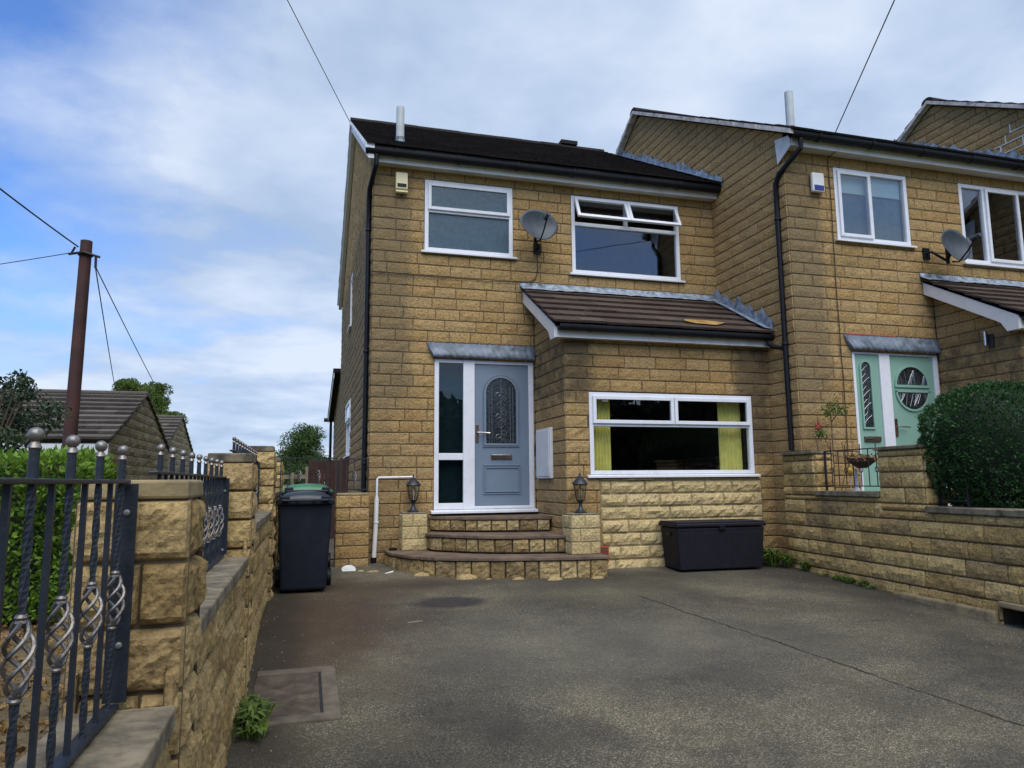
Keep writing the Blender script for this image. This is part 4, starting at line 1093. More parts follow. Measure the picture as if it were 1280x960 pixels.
# ------------------------------------------------------------------ right retaining wall
A0 = Vector((5.93, 8.05, 0)); td = Vector((-.23, -3.10, 0)).normalized(); nd = Vector((td.y, -td.x, 0)).normalized()
if nd.x > 0: nd = -nd
rwall = thing('retaining_wall', 'stone retaining wall with piers along the right side of the drive', 'wall', (5.85, 6.5, -1.2))
def TW(s, d, z): q = A0 + td * s + nd * d; return (q.x, q.y, z)
mb = MB()
kw = dict(ch=.158, depth=.022, rough=.017, res=.045, mort=.008, chamf=.012, zref=-.10 - 12 * .158, freq=9, lens=(.44, .44, .34, .25))
walling(mb, A0, td, nd, .02, 1.80, -1.5, -.20, [], seed=200, **kw)
walling(mb, A0, td, nd, 1.76, 5.4, -1.5, -.33, [(3.15, 5.4, -2, -1.09)], seed=201, **kw)
build('wall_face', mb, ['stone_right', 'mortar'], rwall, recalc=False)
def rpier(s0, s1, z0, z1, seed):
    mb = MB(); kk = dict(kw); kk['lens'] = (.44, .3)
    walling(mb, A0, td, nd, s0, s1, z0, z1, [], seed=seed, **kk)
    P1 = A0 + td * s1; walling(mb, P1, -nd, td, .0, .24, z0, z1, [], seed=seed + 1, **kk)
    P0 = A0 + td * s0; walling(mb, P0, -nd, -td, .0, .24, z0, z1, [], seed=seed + 2, **kk)
    Pb = A0 - nd * .24; walling(mb, Pb, td, -nd, s0, s1, z0, z1, [], seed=seed + 3, **kk)
    o = build('pier', mb, ['stone_right', 'mortar'], rwall, recalc=False)
    g = MB(TW); g.box(s0 - .02, s1 + .02, -.26, .045, z1, z1 + .035); build('cap', g, 'coping', o, bev=.006)
rpier(.02, .68, -.20, .295, 210); rpier(1.78, 2.40, -.33, .285, 220)
g = MB(TW); g.box(.69, 1.775, -.26, .04, -.20, -.145); build('coping', g, 'coping', rwall, bev=.006)
g = MB(TW); s = 2.42
while s < 5.4: g.box(s, min(5.4, s + .7) - .006, -.26, .045, -.33, -.275); s += .7
build('coping', g, 'coping', rwall, bev=.006)
for (a, b, c_, d_) in ((.03, 1.79, -1.5, -.21), (1.795, 3.14, -1.5, -.34), (3.145, 5.39, -1.08, -.34)):
    g = MB(TW); g.box(a, b, -.20, -.004, c_, d_); build('wall_core', g, 'mortar', rwall)
g = MB(TW); g.box(3.15, 5.4, -.20, .05, -1.088, -1.04); build('lintel', g, 'cap', rwall, bev=.01)
g = MB(TW); g.box(3.17, 5.4, -.5, -.45, -1.6, -1.09); build('drain_void', g, 'black', rwall)
g = MB(TW); g.box(2.0, 3.12, .0, .06, -1.5, -1.13); build('footing', g, 'cap', rwall, bev=.02)

def right_rail(label, s0, s1, z0, z1, n):
    a = TW((s0 + s1) / 2, -.11, z0); t = thing('railing', label, 'railing', a, 'slim black railings on the right wall')
    g = MB(TW); g.box(s0, s1, -.118, -.102, z1 - .012, z1); g.box(s0, s1, -.118, -.102, z0 + .05, z0 + .062)
    g.box(s0, s0 + .02, -.12, -.10, z0, z1 - .012); g.box(s1 - .02, s1, -.12, -.10, z0, z1 - .012)
    build('frame', g, 'blackiron', t)
    for k in range(1, n):
        s = s0 + (s1 - s0) * k / n; g = MB(TW); spk = k % 2 == 1
        q = TW(s, -.11, 0); g.T = None
        g.tube([(q[0], q[1], z0 + .06), (q[0], q[1], z1 + (.05 if spk else -.01))], .0055, 6); b = build('bar', g, 'blackiron', t)
        if spk:
            g = MB(); zc = (z0 + z1) / 2
            pts = [(q[0] + td.x * .028 * math.cos(a), q[1] + td.y * .028 * math.cos(a), zc + .028 * math.sin(a)) for a in [2 * math.pi * j / 14 for j in range(15)]]
            g.tube(pts, .005, 5, cap=False); build('ring', g, 'blackiron', b)
    return t
right_rail('slim black railing between the two piers, in front of the mint door', .72, 1.74, -.145, .325, 8)
right_rail('slim black railing running behind the clipped bush', 2.44, 2.80, -.275, .19, 3)

# climbing rose and pots behind the right railing
t = thing('climbing_rose', 'spindly climbing rose left of the mint door behind the railing', 'plant', (6.25, 7.5, -.42))
g = MB(); r = random.Random(12)
stems = [[(6.25, 7.5, -.42), (6.28, 7.52, .2), (6.31, 7.55, .7), (6.27, 7.55, .95)], [(6.25, 7.5, -.42), (6.10, 7.5, .1), (6.02, 7.5, .5), (6.10, 7.48, .62)], [(6.25, 7.5, -.42), (6.16, 7.5, .0), (6.22, 7.5, .35), (6.12, 7.5, .55)], [(6.25, 7.5, -.42), (6.42, 7.48, .1), (6.40, 7.5, .45)], [(6.31, 7.55, .7), (6.45, 7.5, .88)], [(6.0, 7.5, .2), (6.2, 7.52, .3), (6.45, 7.5, .25)]]
for s_ in stems: g.tube(s_, .009, 5, taper=.004)
build('stems', g, 'bark', t)
g = MB()
for k in range(260):
    c = r.choice([(6.30, 7.52, .88, .13), (6.38, 7.5, .84, .10), (6.24, 7.52, .80, .08), (6.10, 7.5, .55, .06)])
    g.leaf((c[0] + r.gauss(0, c[3] * .6), c[1] + r.gauss(0, c[3] * .4), c[2] + r.gauss(0, c[3] * .45)), r.uniform(.035, .06), r)
build('leaves', g, 'weed', t, recalc=False)
g = MB()
for k in range(16): g.ball((6.06 + r.gauss(0, .03), 7.5 + r.gauss(0, .02), .62 + r.gauss(0, .03)), .014, 8)
build('blooms', g, 'rose', t)
t = thing('hanging_basket', 'dead brown planter hooked on the slim right railing', 'planter', TW(1.28, -.17, .12))
g = MB(); q = TW(1.30, -.17, .16); g.lathe([(.05, -.05), (.14, .02), (.16, .06), (.13, .07)], q, 16); build('bowl', g, 'bark', t)
g = MB()
for k in range(220): g.leaf((q[0] + r.gauss(0, .07), q[1] + r.gauss(0, .09), q[2] + .06 + r.gauss(0, .02)), .05, r)
build('dead_growth', g, 'litter', t, recalc=False)
t = thing('garden_ornament', 'small white and yellow ornament standing behind the slim railing', 'ornament', TW(1.12, -.22, -.2))
q = TW(1.12, -.22, -.145); g = MB(); g.lathe([(.04, 0), (.02, .04), (.018, .25)], q, 10); build('stem', g, 'white', t)
q2 = TW(1.02, -.22, -.145); g = MB(); g.ball((q2[0], q2[1], .07), .035, 10, (1, 1, 1.5)); build('head', g, 'yellow', t, smooth=True)
g = MB(); g.tube([(q2[0], q2[1], -.145), (q2[0], q2[1], .03)], .006, 6); build('stake', g, 'white', t)

# ------------------------------------------------------------------ foliage
def blob(mb, c, rx, ry, rz, n=24, amp=.06, fr=2.5, k=1.0):
    rings = []
    for i in range(n + 1):
        th = math.pi * i / n; ring_ = []
        for j in range(n * 2):
            ph = math.pi * j / n; d = Vector((math.sin(th) * math.cos(ph), math.sin(th) * math.sin(ph), -math.cos(th)))
            s = (1 + amp * noise.noise(d * fr + Vector(c))) * k
            ring_.append(mb.p((c[0] + d.x * rx * s, c[1] + d.y * ry * s, c[2] + d.z * rz * s)))
        rings.append(ring_)
    for a, b in zip(rings, rings[1:]):
        for j in range(n * 2): mb.face((a[j], a[(j + 1) % (n * 2)], b[(j + 1) % (n * 2)], b[j]))
def shell_leaves(mb, c, rx, ry, rz, count, size, r, amp=.06, fr=2.5, jit=.05, boxy=2.0, tuft=0):
    for _ in range(count):
        d = Vector((r.gauss(0, 1), r.gauss(0, 1), r.gauss(0, 1))).normalized()
        e = (abs(d.x) ** boxy + abs(d.y) ** boxy + abs(d.z) ** boxy) ** (-1 / boxy) * 1.0
        s = (1 + amp * noise.noise(d * fr + Vector(c)) + .06 * noise.noise(d * 11 + Vector(c))) * e
        s += r.gauss(0, jit) - .01
        q = Vector((c[0] + d.x * rx * s, c[1] + d.y * ry * s, c[2] + d.z * rz * s))
        nrm = Vector((d.x / rx, d.y / ry, d.z / rz)).normalized()
        a = (nrm + Vector((r.gauss(0, .5), r.gauss(0, .5), r.gauss(0, .5) + .35))).normalized()
        b = a.cross(Vector((r.gauss(0, 1), r.gauss(0, 1), r.gauss(0, 1)))).normalized()
        sz = size * r.uniform(.6, 1.3); mb.tone = min(1, max(0, r.random() * .75 + .35 * noise.noise(q * 5) + .12))
        mb.poly([q - a * sz * .3, q + a * sz * .2 - b * sz * .28, q + a * sz * .8, q + a * sz * .2 + b * sz * .28])
t = thing('clipped_bush', 'large dark green clipped round bush behind the right wall', 'bush', (6.36, 5.27, -.42))
tc = (6.41, 5.31, .275)
g = MB(); blob(g, tc, .70, .66, .62, k=.91, amp=.08); build('core', g, 'core', t, smooth='all')
g = MB(); shell_leaves(g, tc, .70, .66, .615, 44000, .027, random.Random(1), jit=.017, boxy=2.5, amp=.08); build('leaves', g, 'topiary', t, recalc=False)

t = thing('hedge', 'bright green privet hedge behind the nearest railing', 'hedge', (-3, 4.9, -.65))
g = MB(); r = random.Random(21)
HX0, HX1, HY0, HY1, HZ0, HZ1 = -6.2, -1.14, 4.1, 4.95, -.66, .12
g.box(HX0, HX1 - .06, HY0 + .06, HY1 - .06, HZ0, HZ1 - .06); build('core', g, 'core', t)
g = MB()
def hleaf(q, nrm, sz, bias=0):
    a = (nrm + Vector((r.gauss(0, .6), r.gauss(0, .6), r.gauss(0, .6) + .3))).normalized(); b = a.cross(Vector((r.gauss(0, 1), r.gauss(0, 1), r.gauss(0, 1)))).normalized()
    g.tone = min(1, max(0, r.random() * .6 + .5 * noise.noise(q * 3.5) + .15 + bias))
    g.poly([q - a * sz * .2, q + a * sz * .3 - b * sz * .3, q + a * sz, q + a * sz * .3 + b * sz * .3])
for _ in range(16000):
    x = HX1 - (HX1 - HX0) * r.random() ** 1.4; z = r.uniform(HZ0, HZ1)
    bul = .05 * noise.noise(Vector((x * 2, 0, z * 2.5))); hleaf(Vector((x, HY0 + bul + r.gauss(0, .02), z)), Vector((0, -1, .2)), r.uniform(.02, .036))
for _ in range(9000):
    x = HX1 - (HX1 - HX0) * r.random() ** 1.4; y = r.uniform(HY0, HY1)
    hleaf(Vector((x, y, HZ1 + .05 * noise.noise(Vector((x * 2.2, y * 2, 3))) + abs(r.gauss(0, .02)))), Vector((0, 0, 1)), r.uniform(.022, .04), .2)
for _ in range(3500):
    y = r.uniform(HY0, HY1); z = r.uniform(HZ0, HZ1); hleaf(Vector((HX1 + .03 * noise.noise(Vector((3, y * 2, z * 2))) + r.gauss(0, .015), y, z)), Vector((1, 0, .2)), r.uniform(.02, .036))
build('leaves', g, 'hedge', t, recalc=False)

def tree(name, label, base, trunk_r, th, clumps, leafn, lsz, mat, cat='tree', seed=1, limb=True):
    t = thing(name, label, cat, base); r = random.Random(seed); b = Vector(base)
    g = MB(); topc = Vector((sum(c[0] for c in clumps) / len(clumps), sum(c[1] for c in clumps) / len(clumps), b.z + th))
    g.tube([b, b.lerp(topc, .5) + Vector((r.uniform(-.1, .1), 0, 0)), topc], trunk_r, 8, taper=trunk_r * .5)
    for c in clumps: g.tube([b.lerp(topc, .75), b.lerp(topc, .9).lerp(Vector(c[:3]), .4), Vector(c[:3])], trunk_r * .45, 5, taper=trunk_r * .12)
    build('trunk', g, 'bark', t, smooth=True)
    g = MB(); tot = sum(c[3] ** 2 for c in clumps)
    for c in clumps:
        n = int(leafn * c[3] ** 2 / tot)
        for _ in range(n):
            d = Vector((r.gauss(0, 1), r.gauss(0, 1), r.gauss(0, 1))).normalized()
            s = r.random() ** .35 * (1 + .25 * noise.noise(d * 2.3 + Vector(c[:3]))); q = Vector(c[:3]) + Vector((d.x, d.y, d.z * c[4])) * c[3] * s
            if noise.noise(q * (1.6 / max(.4, c[3]))) < -.28: continue
            g.leaf(q, lsz * r.uniform(.7, 1.3), r, .8)
            tn = min(1, max(0, .35 + r.gauss(0, .2) + .3 * noise.noise(q * 1.3)))
            for i in range(4): g.t[-1 - i] = tn
    build('crown', g, mat, t, recalc=False)
    return t
r = random.Random(5)
cl = []
for k in range(34):
    a = r.uniform(0, 2 * math.pi); rr = r.uniform(.1, 1.75); z = r.uniform(0.3, 3.9); rr *= math.sqrt(max(.12, 1 - ((z - 1.6) / 2.6) ** 2))
    cl.append((-.25 + rr * math.cos(a), 60 + rr * math.sin(a), z, r.uniform(.85, 1.2), .85))
tree('broadleaf_tree', 'round dark green tree beyond the bins and brown fence', (-.2, 60, -1.1), .3, 2.4, cl, 30000, .17, 'treeleaf', seed=3)
cl = [(-3.4 + i * .9, 75 + r.uniform(-1, 1), r.uniform(.4, 1.8), r.uniform(.8, 1.3), .8) for i in range(9)]
tree('broadleaf_tree', 'low dark tree line section right behind the round tree', (0, 75, -1.2), .3, 1.0, cl, 7000, .25, 'darkleaf', seed=4)
cl = []
for k in range(30):
    u = r.uniform(-1, 1); z = 3.9 + 1.75 * math.sqrt(1 - u * u * .9) * r.uniform(.1, 1); cl.append((-9.0 + u * 1.85, 45 + r.uniform(-1.4, 1.4), z - (1.0 if u > .45 else 0), r.uniform(.5, .8), .62))
tree('broadleaf_tree', 'bright green spreading tree behind the bungalow roof', (-8.6, 45, -1.6), .35, 5.2, cl, 26000, .15, 'ginkgo', seed=6)
cl = []
for k in range(44):
    cl.append((-3.35 + max(-.9, min(.5, r.gauss(0, .45))), 9.2 + r.gauss(0, .3), r.uniform(-.5, .95), r.uniform(.16, .30), .9))
for k in range(10): cl.append((-3.35 + max(-.6, min(.35, r.gauss(0, .30))), 9.2 + r.gauss(0, .2), r.uniform(.9, 1.17), r.uniform(.06, .13), 1.2))
tree('tall_shrub', 'loose dark green shrub left of the telegraph pole', (-3.3, 9.2, -1.0), .05, 1.2, cl, 20000, .06, 'darkleaf', 'shrub', seed=8)
cl = [(-4.55 + r.gauss(0, .3), 9.6 + r.gauss(0, .3), r.uniform(-.4, .9), r.uniform(.2, .35), .9) for k in range(14)]
tree('tall_shrub', 'dark shrub at the left edge behind the hedge', (-4.55, 9.6, -1.0), .05, .8, cl, 6000, .06, 'darkleaf', 'shrub', seed=9)

def weed(label, spots, n, h, mat='weed', seed=1, base=None):
    g = MB(); r = random.Random(seed)
    for (x, y, s) in spots:
        z = gz(y)
        for k in range(int(n * s)):
            a = r.uniform(0, 2 * math.pi); L = h * s * r.uniform(.5, 1.2); lean = r.uniform(.2, 1.1); w = r.uniform(.006, .014)
            d = Vector((math.cos(a), math.sin(a), 0)); sd = Vector((-d.y, d.x, 0)) * w
            b = Vector((x + r.gauss(0, .03), y + r.gauss(0, .03), z)); m = b + d * L * lean * .4 + Vector((0, 0, L * .65)); e = b + d * L * lean + Vector((0, 0, L * (.9 - .35 * lean)))
            g.tone = r.random(); g.poly([b - sd * .5, m - sd, e, m + sd])
    return single('weeds', g, mat, label, 'weeds', (spots[0][0], spots[0][1], gz(spots[0][1])), recalc=False)
weed('clump of bright green weeds at the foot of the boundary wall', [(-.245, 4.15, .9), (-.235, 4.32, .7), (-.22, 4.03, .7), (-.25, 4.50, .45)], 90, .15, seed=4)
weed('leafy weeds in the corner between storage box and right wall', [(5.72, 8.12, 1.), (5.60, 8.2, 1.), (5.80, 7.9, .8), (5.68, 8.0, 1.), (5.86, 7.62, .6)], 110, .26, seed=5)
weed('low weeds growing along the base of the right wall', [(5.80, 7.0, .5), (5.79, 6.8, .6), (5.78, 6.6, .6), (5.77, 6.45, .4), (5.80, 6.9, .5), (5.83, 7.25, .3)], 90, .14, seed=6)

# ------------------------------------------------------------------ bungalows
def bungalow(label, X, yn, yf_, ya, z_e, z_a, xl, seed):
    t = thing('stone_bungalow', label, 'bungalow', (X, (yn + yf_) / 2, -1.8), 'stone bungalows beyond the garden')
    def top(u): return min(z_e + (z_a - z_e) * (u - yn) / (ya - yn), z_e + (z_a - z_e) * (yf_ - u) / (yf_ - ya)) - .03
    mb = MB(); walling(mb, (X, 0, 0), (0, 1, 0), (1, 0, 0), yn, yf_, -1.8, z_a, [], ch=.19, lens=(.42, .3, .25), top=top, seed=seed, depth=.03, rough=.02, mort=.022, res=.15)
    walling(mb, (0, yn, 0), (1, 0, 0), (0, -1, 0), xl, X, -1.8, z_e - .02, [], ch=.19, lens=(.42, .3, .25), seed=seed + 1, depth=.03, rough=.02, mort=.022, res=.2)
    build('wall', mb, ['oldwall', 'oldmortar'], t, recalc=False)
    mb = MB(); tiled_slope(mb, xl, X + .06, yn - .22, z_e - .05, ya, z_a, gauge=.34, wid=.6, th=.05, lift=.04, seed=seed); tiled_slope(mb, xl, X + .06, yf_ + .22, z_e - .05, ya, z_a, gauge=.34, wid=.6, th=.05, lift=.04, seed=seed + 3)
    rf = build('roof', mb, 'slate', t)
    mb = MB(); mb.box(xl, X + .06, ya - .12, ya + .12, z_a, z_a + .09); build('ridge_tiles', mb, 'slate', rf, bev=.03)
    mb = MB(); mb.box(xl, X + .02, yn - .20, yn - .17, z_e - .36, z_e - .10); build('fascia', mb, 'upvc', t)
    mb = MB(); mb.box(xl, X, yn - .17, yn - .035, z_e - .33, z_e - .31); build('soffit', mb, 'upvc', t)
    mb = MB(); mb.tube([(X - .12, yn - .14, z_e - .3), (X - .12, yn - .14, -1.8)], .04, 8); build('downpipe', mb, 'black', t)
bungalow('nearer stone bungalow with mossy stone slate roof and white eaves board', -3.5, 14.9, 20.8, 17.7, .84, 1.97, -14, 400)
bungalow('smaller stone gable just behind and right of the nearer bungalow', -4.0, 23.0, 28.8, 25.9, .95, 2.16, -12, 420)

# ------------------------------------------------------------------ fences beyond the gate
t = thing('board_fence', 'dark brown close boarded fence behind the side gate', 'fence', (.5, 14, -1.1))
g = MB(); x = .05; r = random.Random(6)
while x < .78: zt = .42 + r.uniform(-.01, .01); g.box(x, x + .095, 14 + r.uniform(0, .01), 14.025, -1.1, zt); x += .10
build('boards', g, 'brownfence', t, bev=.003)
g = MB(); g.box(.0, .05, 13.95, 14.06, -1.1, .30); build('post', g, 'wood', t)
t = thing('field_fence', 'low weathered post and rail fence in the grass behind the bins', 'fence', (-1.2, 22, -1.1))
g = MB(); g.box(-5, .9, 22.02, 22.06, .12, .24); g.box(-5, .9, 22.02, 22.06, -.35, -.25); build('rail', g, 'wood', t)
for k in range(12): g = MB(); x = -4.9 + k * .5; g.box(x, x + .09, 21.95, 22.02, -1.1, .30); build('post', g, 'wood', t)

# ------------------------------------------------------------------ ground
def ground_h(x, y):
    d = gz(min(y, 8.4)) if y > -4 else gz(-4)
    return d - .06
xs = [-700, -300, -120, -60, -30, -16, -9, -5, -2.5, -1.2, -.6, -.3, .3, 1, 2, 3, 4, 5, 5.7, 6.3, 8, 12, 20, 40, 90, 250, 700]
ys = [-200, -60, -25, -12, -6, -4, -2, 0, 2, 4, 6, 8.4, 10, 13, 18, 25, 40, 70, 120, 250, 500, 1200]
g = MB(); ids = [[g.p((x, y, ground_h(x, y))) for x in xs] for y in ys]
for j in range(len(ys) - 1):
    for i in range(len(xs) - 1): g.face((ids[j][i], ids[j][i + 1], ids[j + 1][i + 1], ids[j + 1][i]))
tg = NT('grass_field'); c = tg.co()
col = tg.ramp(tg.noise(c, .9, 6, .65), [(.3, (.06, .09, .018)), (.5, (.12, .145, .03)), (.7, (.20, .19, .05))])
tg.principled(Base_Color=col, Roughness=.95, Normal=tg.bump(tg.noise(c, 30, 4), .8, .03))
build('ground', g, tg.m, None, (0, 0, 0), recalc=False, kind='structure')

# tarmac drive
td_ = NT('tarmac'); c = td_.co()
sep = td_.n('SeparateXYZ', None, Vector=c)
X_, Y_ = sep.outputs[0], sep.outputs[1]
agg = td_.n('TexVoronoi', {'feature': 'F1'}, Vector=c, Scale=170.)
agc = td_.n('SeparateColor', None, Color=agg.outputs['Color']).outputs[0]
base = td_.ramp(agc, [(0, (.043, .039, .030)), (.5, (.078, .070, .054)), (.82, (.122, .110, .085)), (1, (.25, .23, .185))])
gr = td_.noise(c, 220, 3, .7)
base = td_.mix(1., base, td_.ramp(gr, [(.3, (.68, .68, .67)), (.5, (1, 1, 1)), (.72, (1.42, 1.40, 1.35))]), 'MULTIPLY')
big = td_.noise(c, .75, 6, .62)
base = td_.mix(1., base, td_.ramp(big, [(.34, (.52, .52, .53)), (.5, (1, .99, .93)), (.64, (1.6, 1.55, 1.35))]), 'MULTIPLY')
med = td_.noise(c, 3.2, 6, .7)
base = td_.mix(td_.rng(med, .46, .70, 0, .55), base, (.098, .086, .050))
base = td_.mix(td_.rng(td_.noise(td_.n('Mapping', None, Vector=c, Location=(5, 3, 0)), 1.4, 7, .72), .52, .66, 0, .5), base, (.040, .036, .032))
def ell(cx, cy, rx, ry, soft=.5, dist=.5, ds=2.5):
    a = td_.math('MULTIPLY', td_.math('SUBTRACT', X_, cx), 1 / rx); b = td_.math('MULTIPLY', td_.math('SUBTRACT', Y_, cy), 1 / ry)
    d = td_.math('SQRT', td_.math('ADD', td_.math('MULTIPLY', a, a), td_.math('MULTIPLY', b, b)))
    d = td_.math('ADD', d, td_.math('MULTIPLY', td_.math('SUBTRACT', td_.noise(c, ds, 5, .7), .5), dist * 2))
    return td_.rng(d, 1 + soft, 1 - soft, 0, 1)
base = td_.mix(td_.math('MULTIPLY', ell(.15, 6.4, .6, 1.35, .7, 1.3, 3.5), .7), base, (.066, .036, .017))
base = td_.mix(td_.math('MULTIPLY', ell(.9, 7.9, .9, .5, .5, .8), .5), base, (.075, .048, .022))
base = td_.mix(td_.math('MULTIPLY', ell(2.2, 5.2, 1.4, .8, .6, .9), .35), base, (.13, .125, .10))
base = td_.mix(td_.math('MULTIPLY', ell(3.4, 7.2, 1.2, .5, .6, .9), .35), base, (.085, .078, .042))
base = td_.mix(td_.math('MULTIPLY', ell(1.35, 6.95, .34, .24, .22, .35, 5), .8), base, (.022, .020, .022))
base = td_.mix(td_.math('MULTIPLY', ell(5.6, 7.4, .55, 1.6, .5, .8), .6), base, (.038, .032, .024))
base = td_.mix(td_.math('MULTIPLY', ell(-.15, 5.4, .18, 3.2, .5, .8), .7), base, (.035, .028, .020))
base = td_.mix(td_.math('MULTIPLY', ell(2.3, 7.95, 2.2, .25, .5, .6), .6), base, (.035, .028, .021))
# cracks: distance to a line, disturbed
def crack(p0, p1, w, amp=.05, f=2.2):
    dx, dy = p1[0] - p0[0], p1[1] - p0[1]; L = math.hypot(dx, dy); nx, ny = -dy / L, dx / L; tx, ty = dx / L, dy / L
    dn = td_.math('ADD', td_.math('MULTIPLY', td_.math('SUBTRACT', X_, p0[0]), nx), td_.math('MULTIPLY', td_.math('SUBTRACT', Y_, p0[1]), ny))
    dn = td_.math('ADD', dn, td_.math('MULTIPLY', td_.math('SUBTRACT', td_.noise(c, f, 6, .7), .5), amp * 2))
    al = td_.math('ADD', td_.math('MULTIPLY', td_.math('SUBTRACT', X_, p0[0]), tx), td_.math('MULTIPLY', td_.math('SUBTRACT', Y_, p0[1]), ty))
    on = td_.math('MULTIPLY', td_.math('GREATER_THAN', al, 0.), td_.math('LESS_THAN', al, L))
    ww = td_.math('MULTIPLY', td_.rng(td_.noise(c, 6, 3), .3, .7, .35, 1.4), w)
    return td_.math('MULTIPLY', td_.rng(td_.math('DIVIDE', td_.math('ABSOLUTE', dn), ww), 1.3, .4, 0, 1), on)
cr = crack((3.24, 6.78), (3.72, 2.9), .013, .07, 2.8)
cr2 = crack((3.9, 5.4), (4.9, 5.25), .006, .08); cr3 = crack((3.2, 7.2), (3.0, 8.1), .006, .06)
crs = td_.math('MAXIMUM', cr, td_.math('MULTIPLY', td_.math('MAXIMUM', cr2, cr3), .8))
base = td_.mix(td_.math('MULTIPLY', crs, .9), base, (.008, .008, .008))
hh = td_.math('SUBTRACT', td_.math('ADD', agg.outputs['Distance'], td_.math('MULTIPLY', gr, .6)), td_.math('MULTIPLY', crs, 1.5))
td_.principled(Base_Color=base, Roughness=td_.rng(big, .3, .7, .75, .95), Normal=td_.bump(hh, .75, .006), **{'Specular_IOR_Level': .3})
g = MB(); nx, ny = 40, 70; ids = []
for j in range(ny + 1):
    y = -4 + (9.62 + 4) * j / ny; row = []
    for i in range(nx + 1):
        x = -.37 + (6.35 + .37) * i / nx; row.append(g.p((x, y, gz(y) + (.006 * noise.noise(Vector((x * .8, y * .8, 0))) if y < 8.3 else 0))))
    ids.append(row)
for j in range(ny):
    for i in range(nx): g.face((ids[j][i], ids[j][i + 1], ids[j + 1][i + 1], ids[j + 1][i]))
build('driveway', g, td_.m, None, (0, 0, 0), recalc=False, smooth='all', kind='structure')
g = MB(); g.box(-.37, .80, 9.62, 18, -1.2, -1.03); build('path', g, 'concrete', None, (0, 9.7, -1.1), kind='structure')
# raised front garden of the middle house
g = MB(); q0 = TW(5.4, -.22, 0); q1 = TW(.0, -.22, 0)
g.prism([(q1[0], 7.78, -1.3), (q0[0], q0[1], -1.3), (14, q0[1], -1.3), (14, 7.78, -1.3)], (0, 0, .86)); build('front_garden', g, 'flag', None, (8, 6, -1.3), kind='structure')
# left garden
g = MB(); xs2 = [-.545, -.9, -1.3, -1.8, -2.4, -3.2, -4.5, -6.5, -9, -13]; ys2 = [-3, -1, 0, 1, 2, 3, 4, 5, 6.5, 8, 10, 12, 14.5]
ids = [[g.p((x, y, -.74 + .018 * y + .04 * noise.noise(Vector((x, y, 1.5))) - (.5 * max(0, (y - 6)) / 8))) for x in xs2] for y in ys2]
for j in range(len(ys2) - 1):
    for i in range(len(xs2) - 1): g.face((ids[j][i + 1], ids[j][i], ids[j + 1][i], ids[j + 1][i + 1]))
ts = NT('garden_soil'); c = ts.co()
ts.principled(Base_Color=ts.ramp(ts.noise(c, 7, 6, .7), [(.3, (.055, .040, .022)), (.5, (.12, .085, .038)), (.62, (.15, .12, .05)), (.75, (.10, .12, .035))]), Roughness=.95, Normal=ts.bump(ts.noise(c, 25, 5), .9, .03))
build('garden_bed', g, ts.m, None, (0, 0, 0), recalc=False, kind='structure')
g = MB(); r = random.Random(31)
for k in range(9000):
    x = -.60 - 2.4 * r.random() ** 1.3; y = r.uniform(.6, 4.3); z = -.735 + .018 * y + .04 * noise.noise(Vector((x, y, 1.5))) + abs(r.gauss(0, .012))
    g.leaf((x, y, z), r.uniform(.012, .034), r, -.2, .8)
build('leaf_litter', g, 'litter', None, (0, 0, 0), recalc=False, kind='stuff')

# manhole
t = thing('drain_cover', 'square concrete drain cover beside the boundary wall', 'drain cover', (.0, 4.62, gz(4.62)))
def quadslab(x0, x1, y0, y1, z, th): 
    return [(x0, y0, gz(y0) + z), (x1, y0, gz(y0) + z), (x1, y1, gz(y1) + z), (x0, y1, gz(y1) + z), (x0, y0, gz(y0) + z + th), (x1, y0, gz(y0) + z + th), (x1, y1, gz(y1) + z + th), (x0, y1, gz(y1) + z + th)]
g = MB(); x0, x1, y0, y1 = -.262, .225, 4.17, 5.13; iw = .095
for a in ((x0, x1, y0, y0 + iw), (x0, x1, y1 - iw, y1), (x1 - iw, x1, y0 + iw, y1 - iw)): g.hexa(quadslab(*a, -.03, .047))
build('surround', g, 'concrete', t, bev=.008)
g = MB(); g.hexa(quadslab(x0, x1 - iw - .014, y0 + iw + .014, y1 - iw - .014, -.03, .040)); build('lid', g, 'cover', t, bev=.004)
g = MB(); g.hexa(quadslab(x1 - iw - .012, x1 - iw - .001, y0 + iw + .001, y1 - iw - .001, -.04, .046)); g.hexa(quadslab(x0, x1 - iw - .014, y0 + iw + .001, y0 + iw + .012, -.04, .046)); build('lid_edge', g, 'blackiron', t)

# oddments by the step
t = thing('paint_tin_lid', 'upturned white round lid on the ground beside the waste pipe', 'lid', (.54, 9.0, gz(8.9)))
g = MB(); g.T = lambda x, y, z: (.53 + x, 9.02 + y, gz(8.4) + .035 + z + y * .45); g.lathe([(.075, 0), (.085, .012), (.080, .014), (.072, .004), (.002, .006)], (0, 0, 0), 24); build('disc', g, 'white', t, smooth=True)
for (x, y, w, d, h_, lab, mat) in ((.665, 8.95, .09, .07, .05, 'small grey stone beside the white lid', 'mortar_pale'), (.80, 8.86, .16, .06, .05, 'long flat stone beneath the waste pipe', 'cap')):
    g = MB(); g.ball((x, y, gz(8.4) + h_ * .35), w * .5, 10, (1, 1, h_ / w)); 
    for i, v in enumerate(g.v): g.v[i] = (v[0], y + (v[1] - y) * d / w, v[2] + .006 * noise.noise(Vector(v) * 20))
    single('loose_stone', g, mat, lab, 'stone', (x, y, gz(y)), smooth='all')
g = MB(); g.tube([(.93, 8.72, -1.065), (1.03, 8.80, -1.05)], .012, 6); single('stick', g, 'white', 'short pale stick lying by the step corner', 'stick', (.98, 8.76, -1.06))
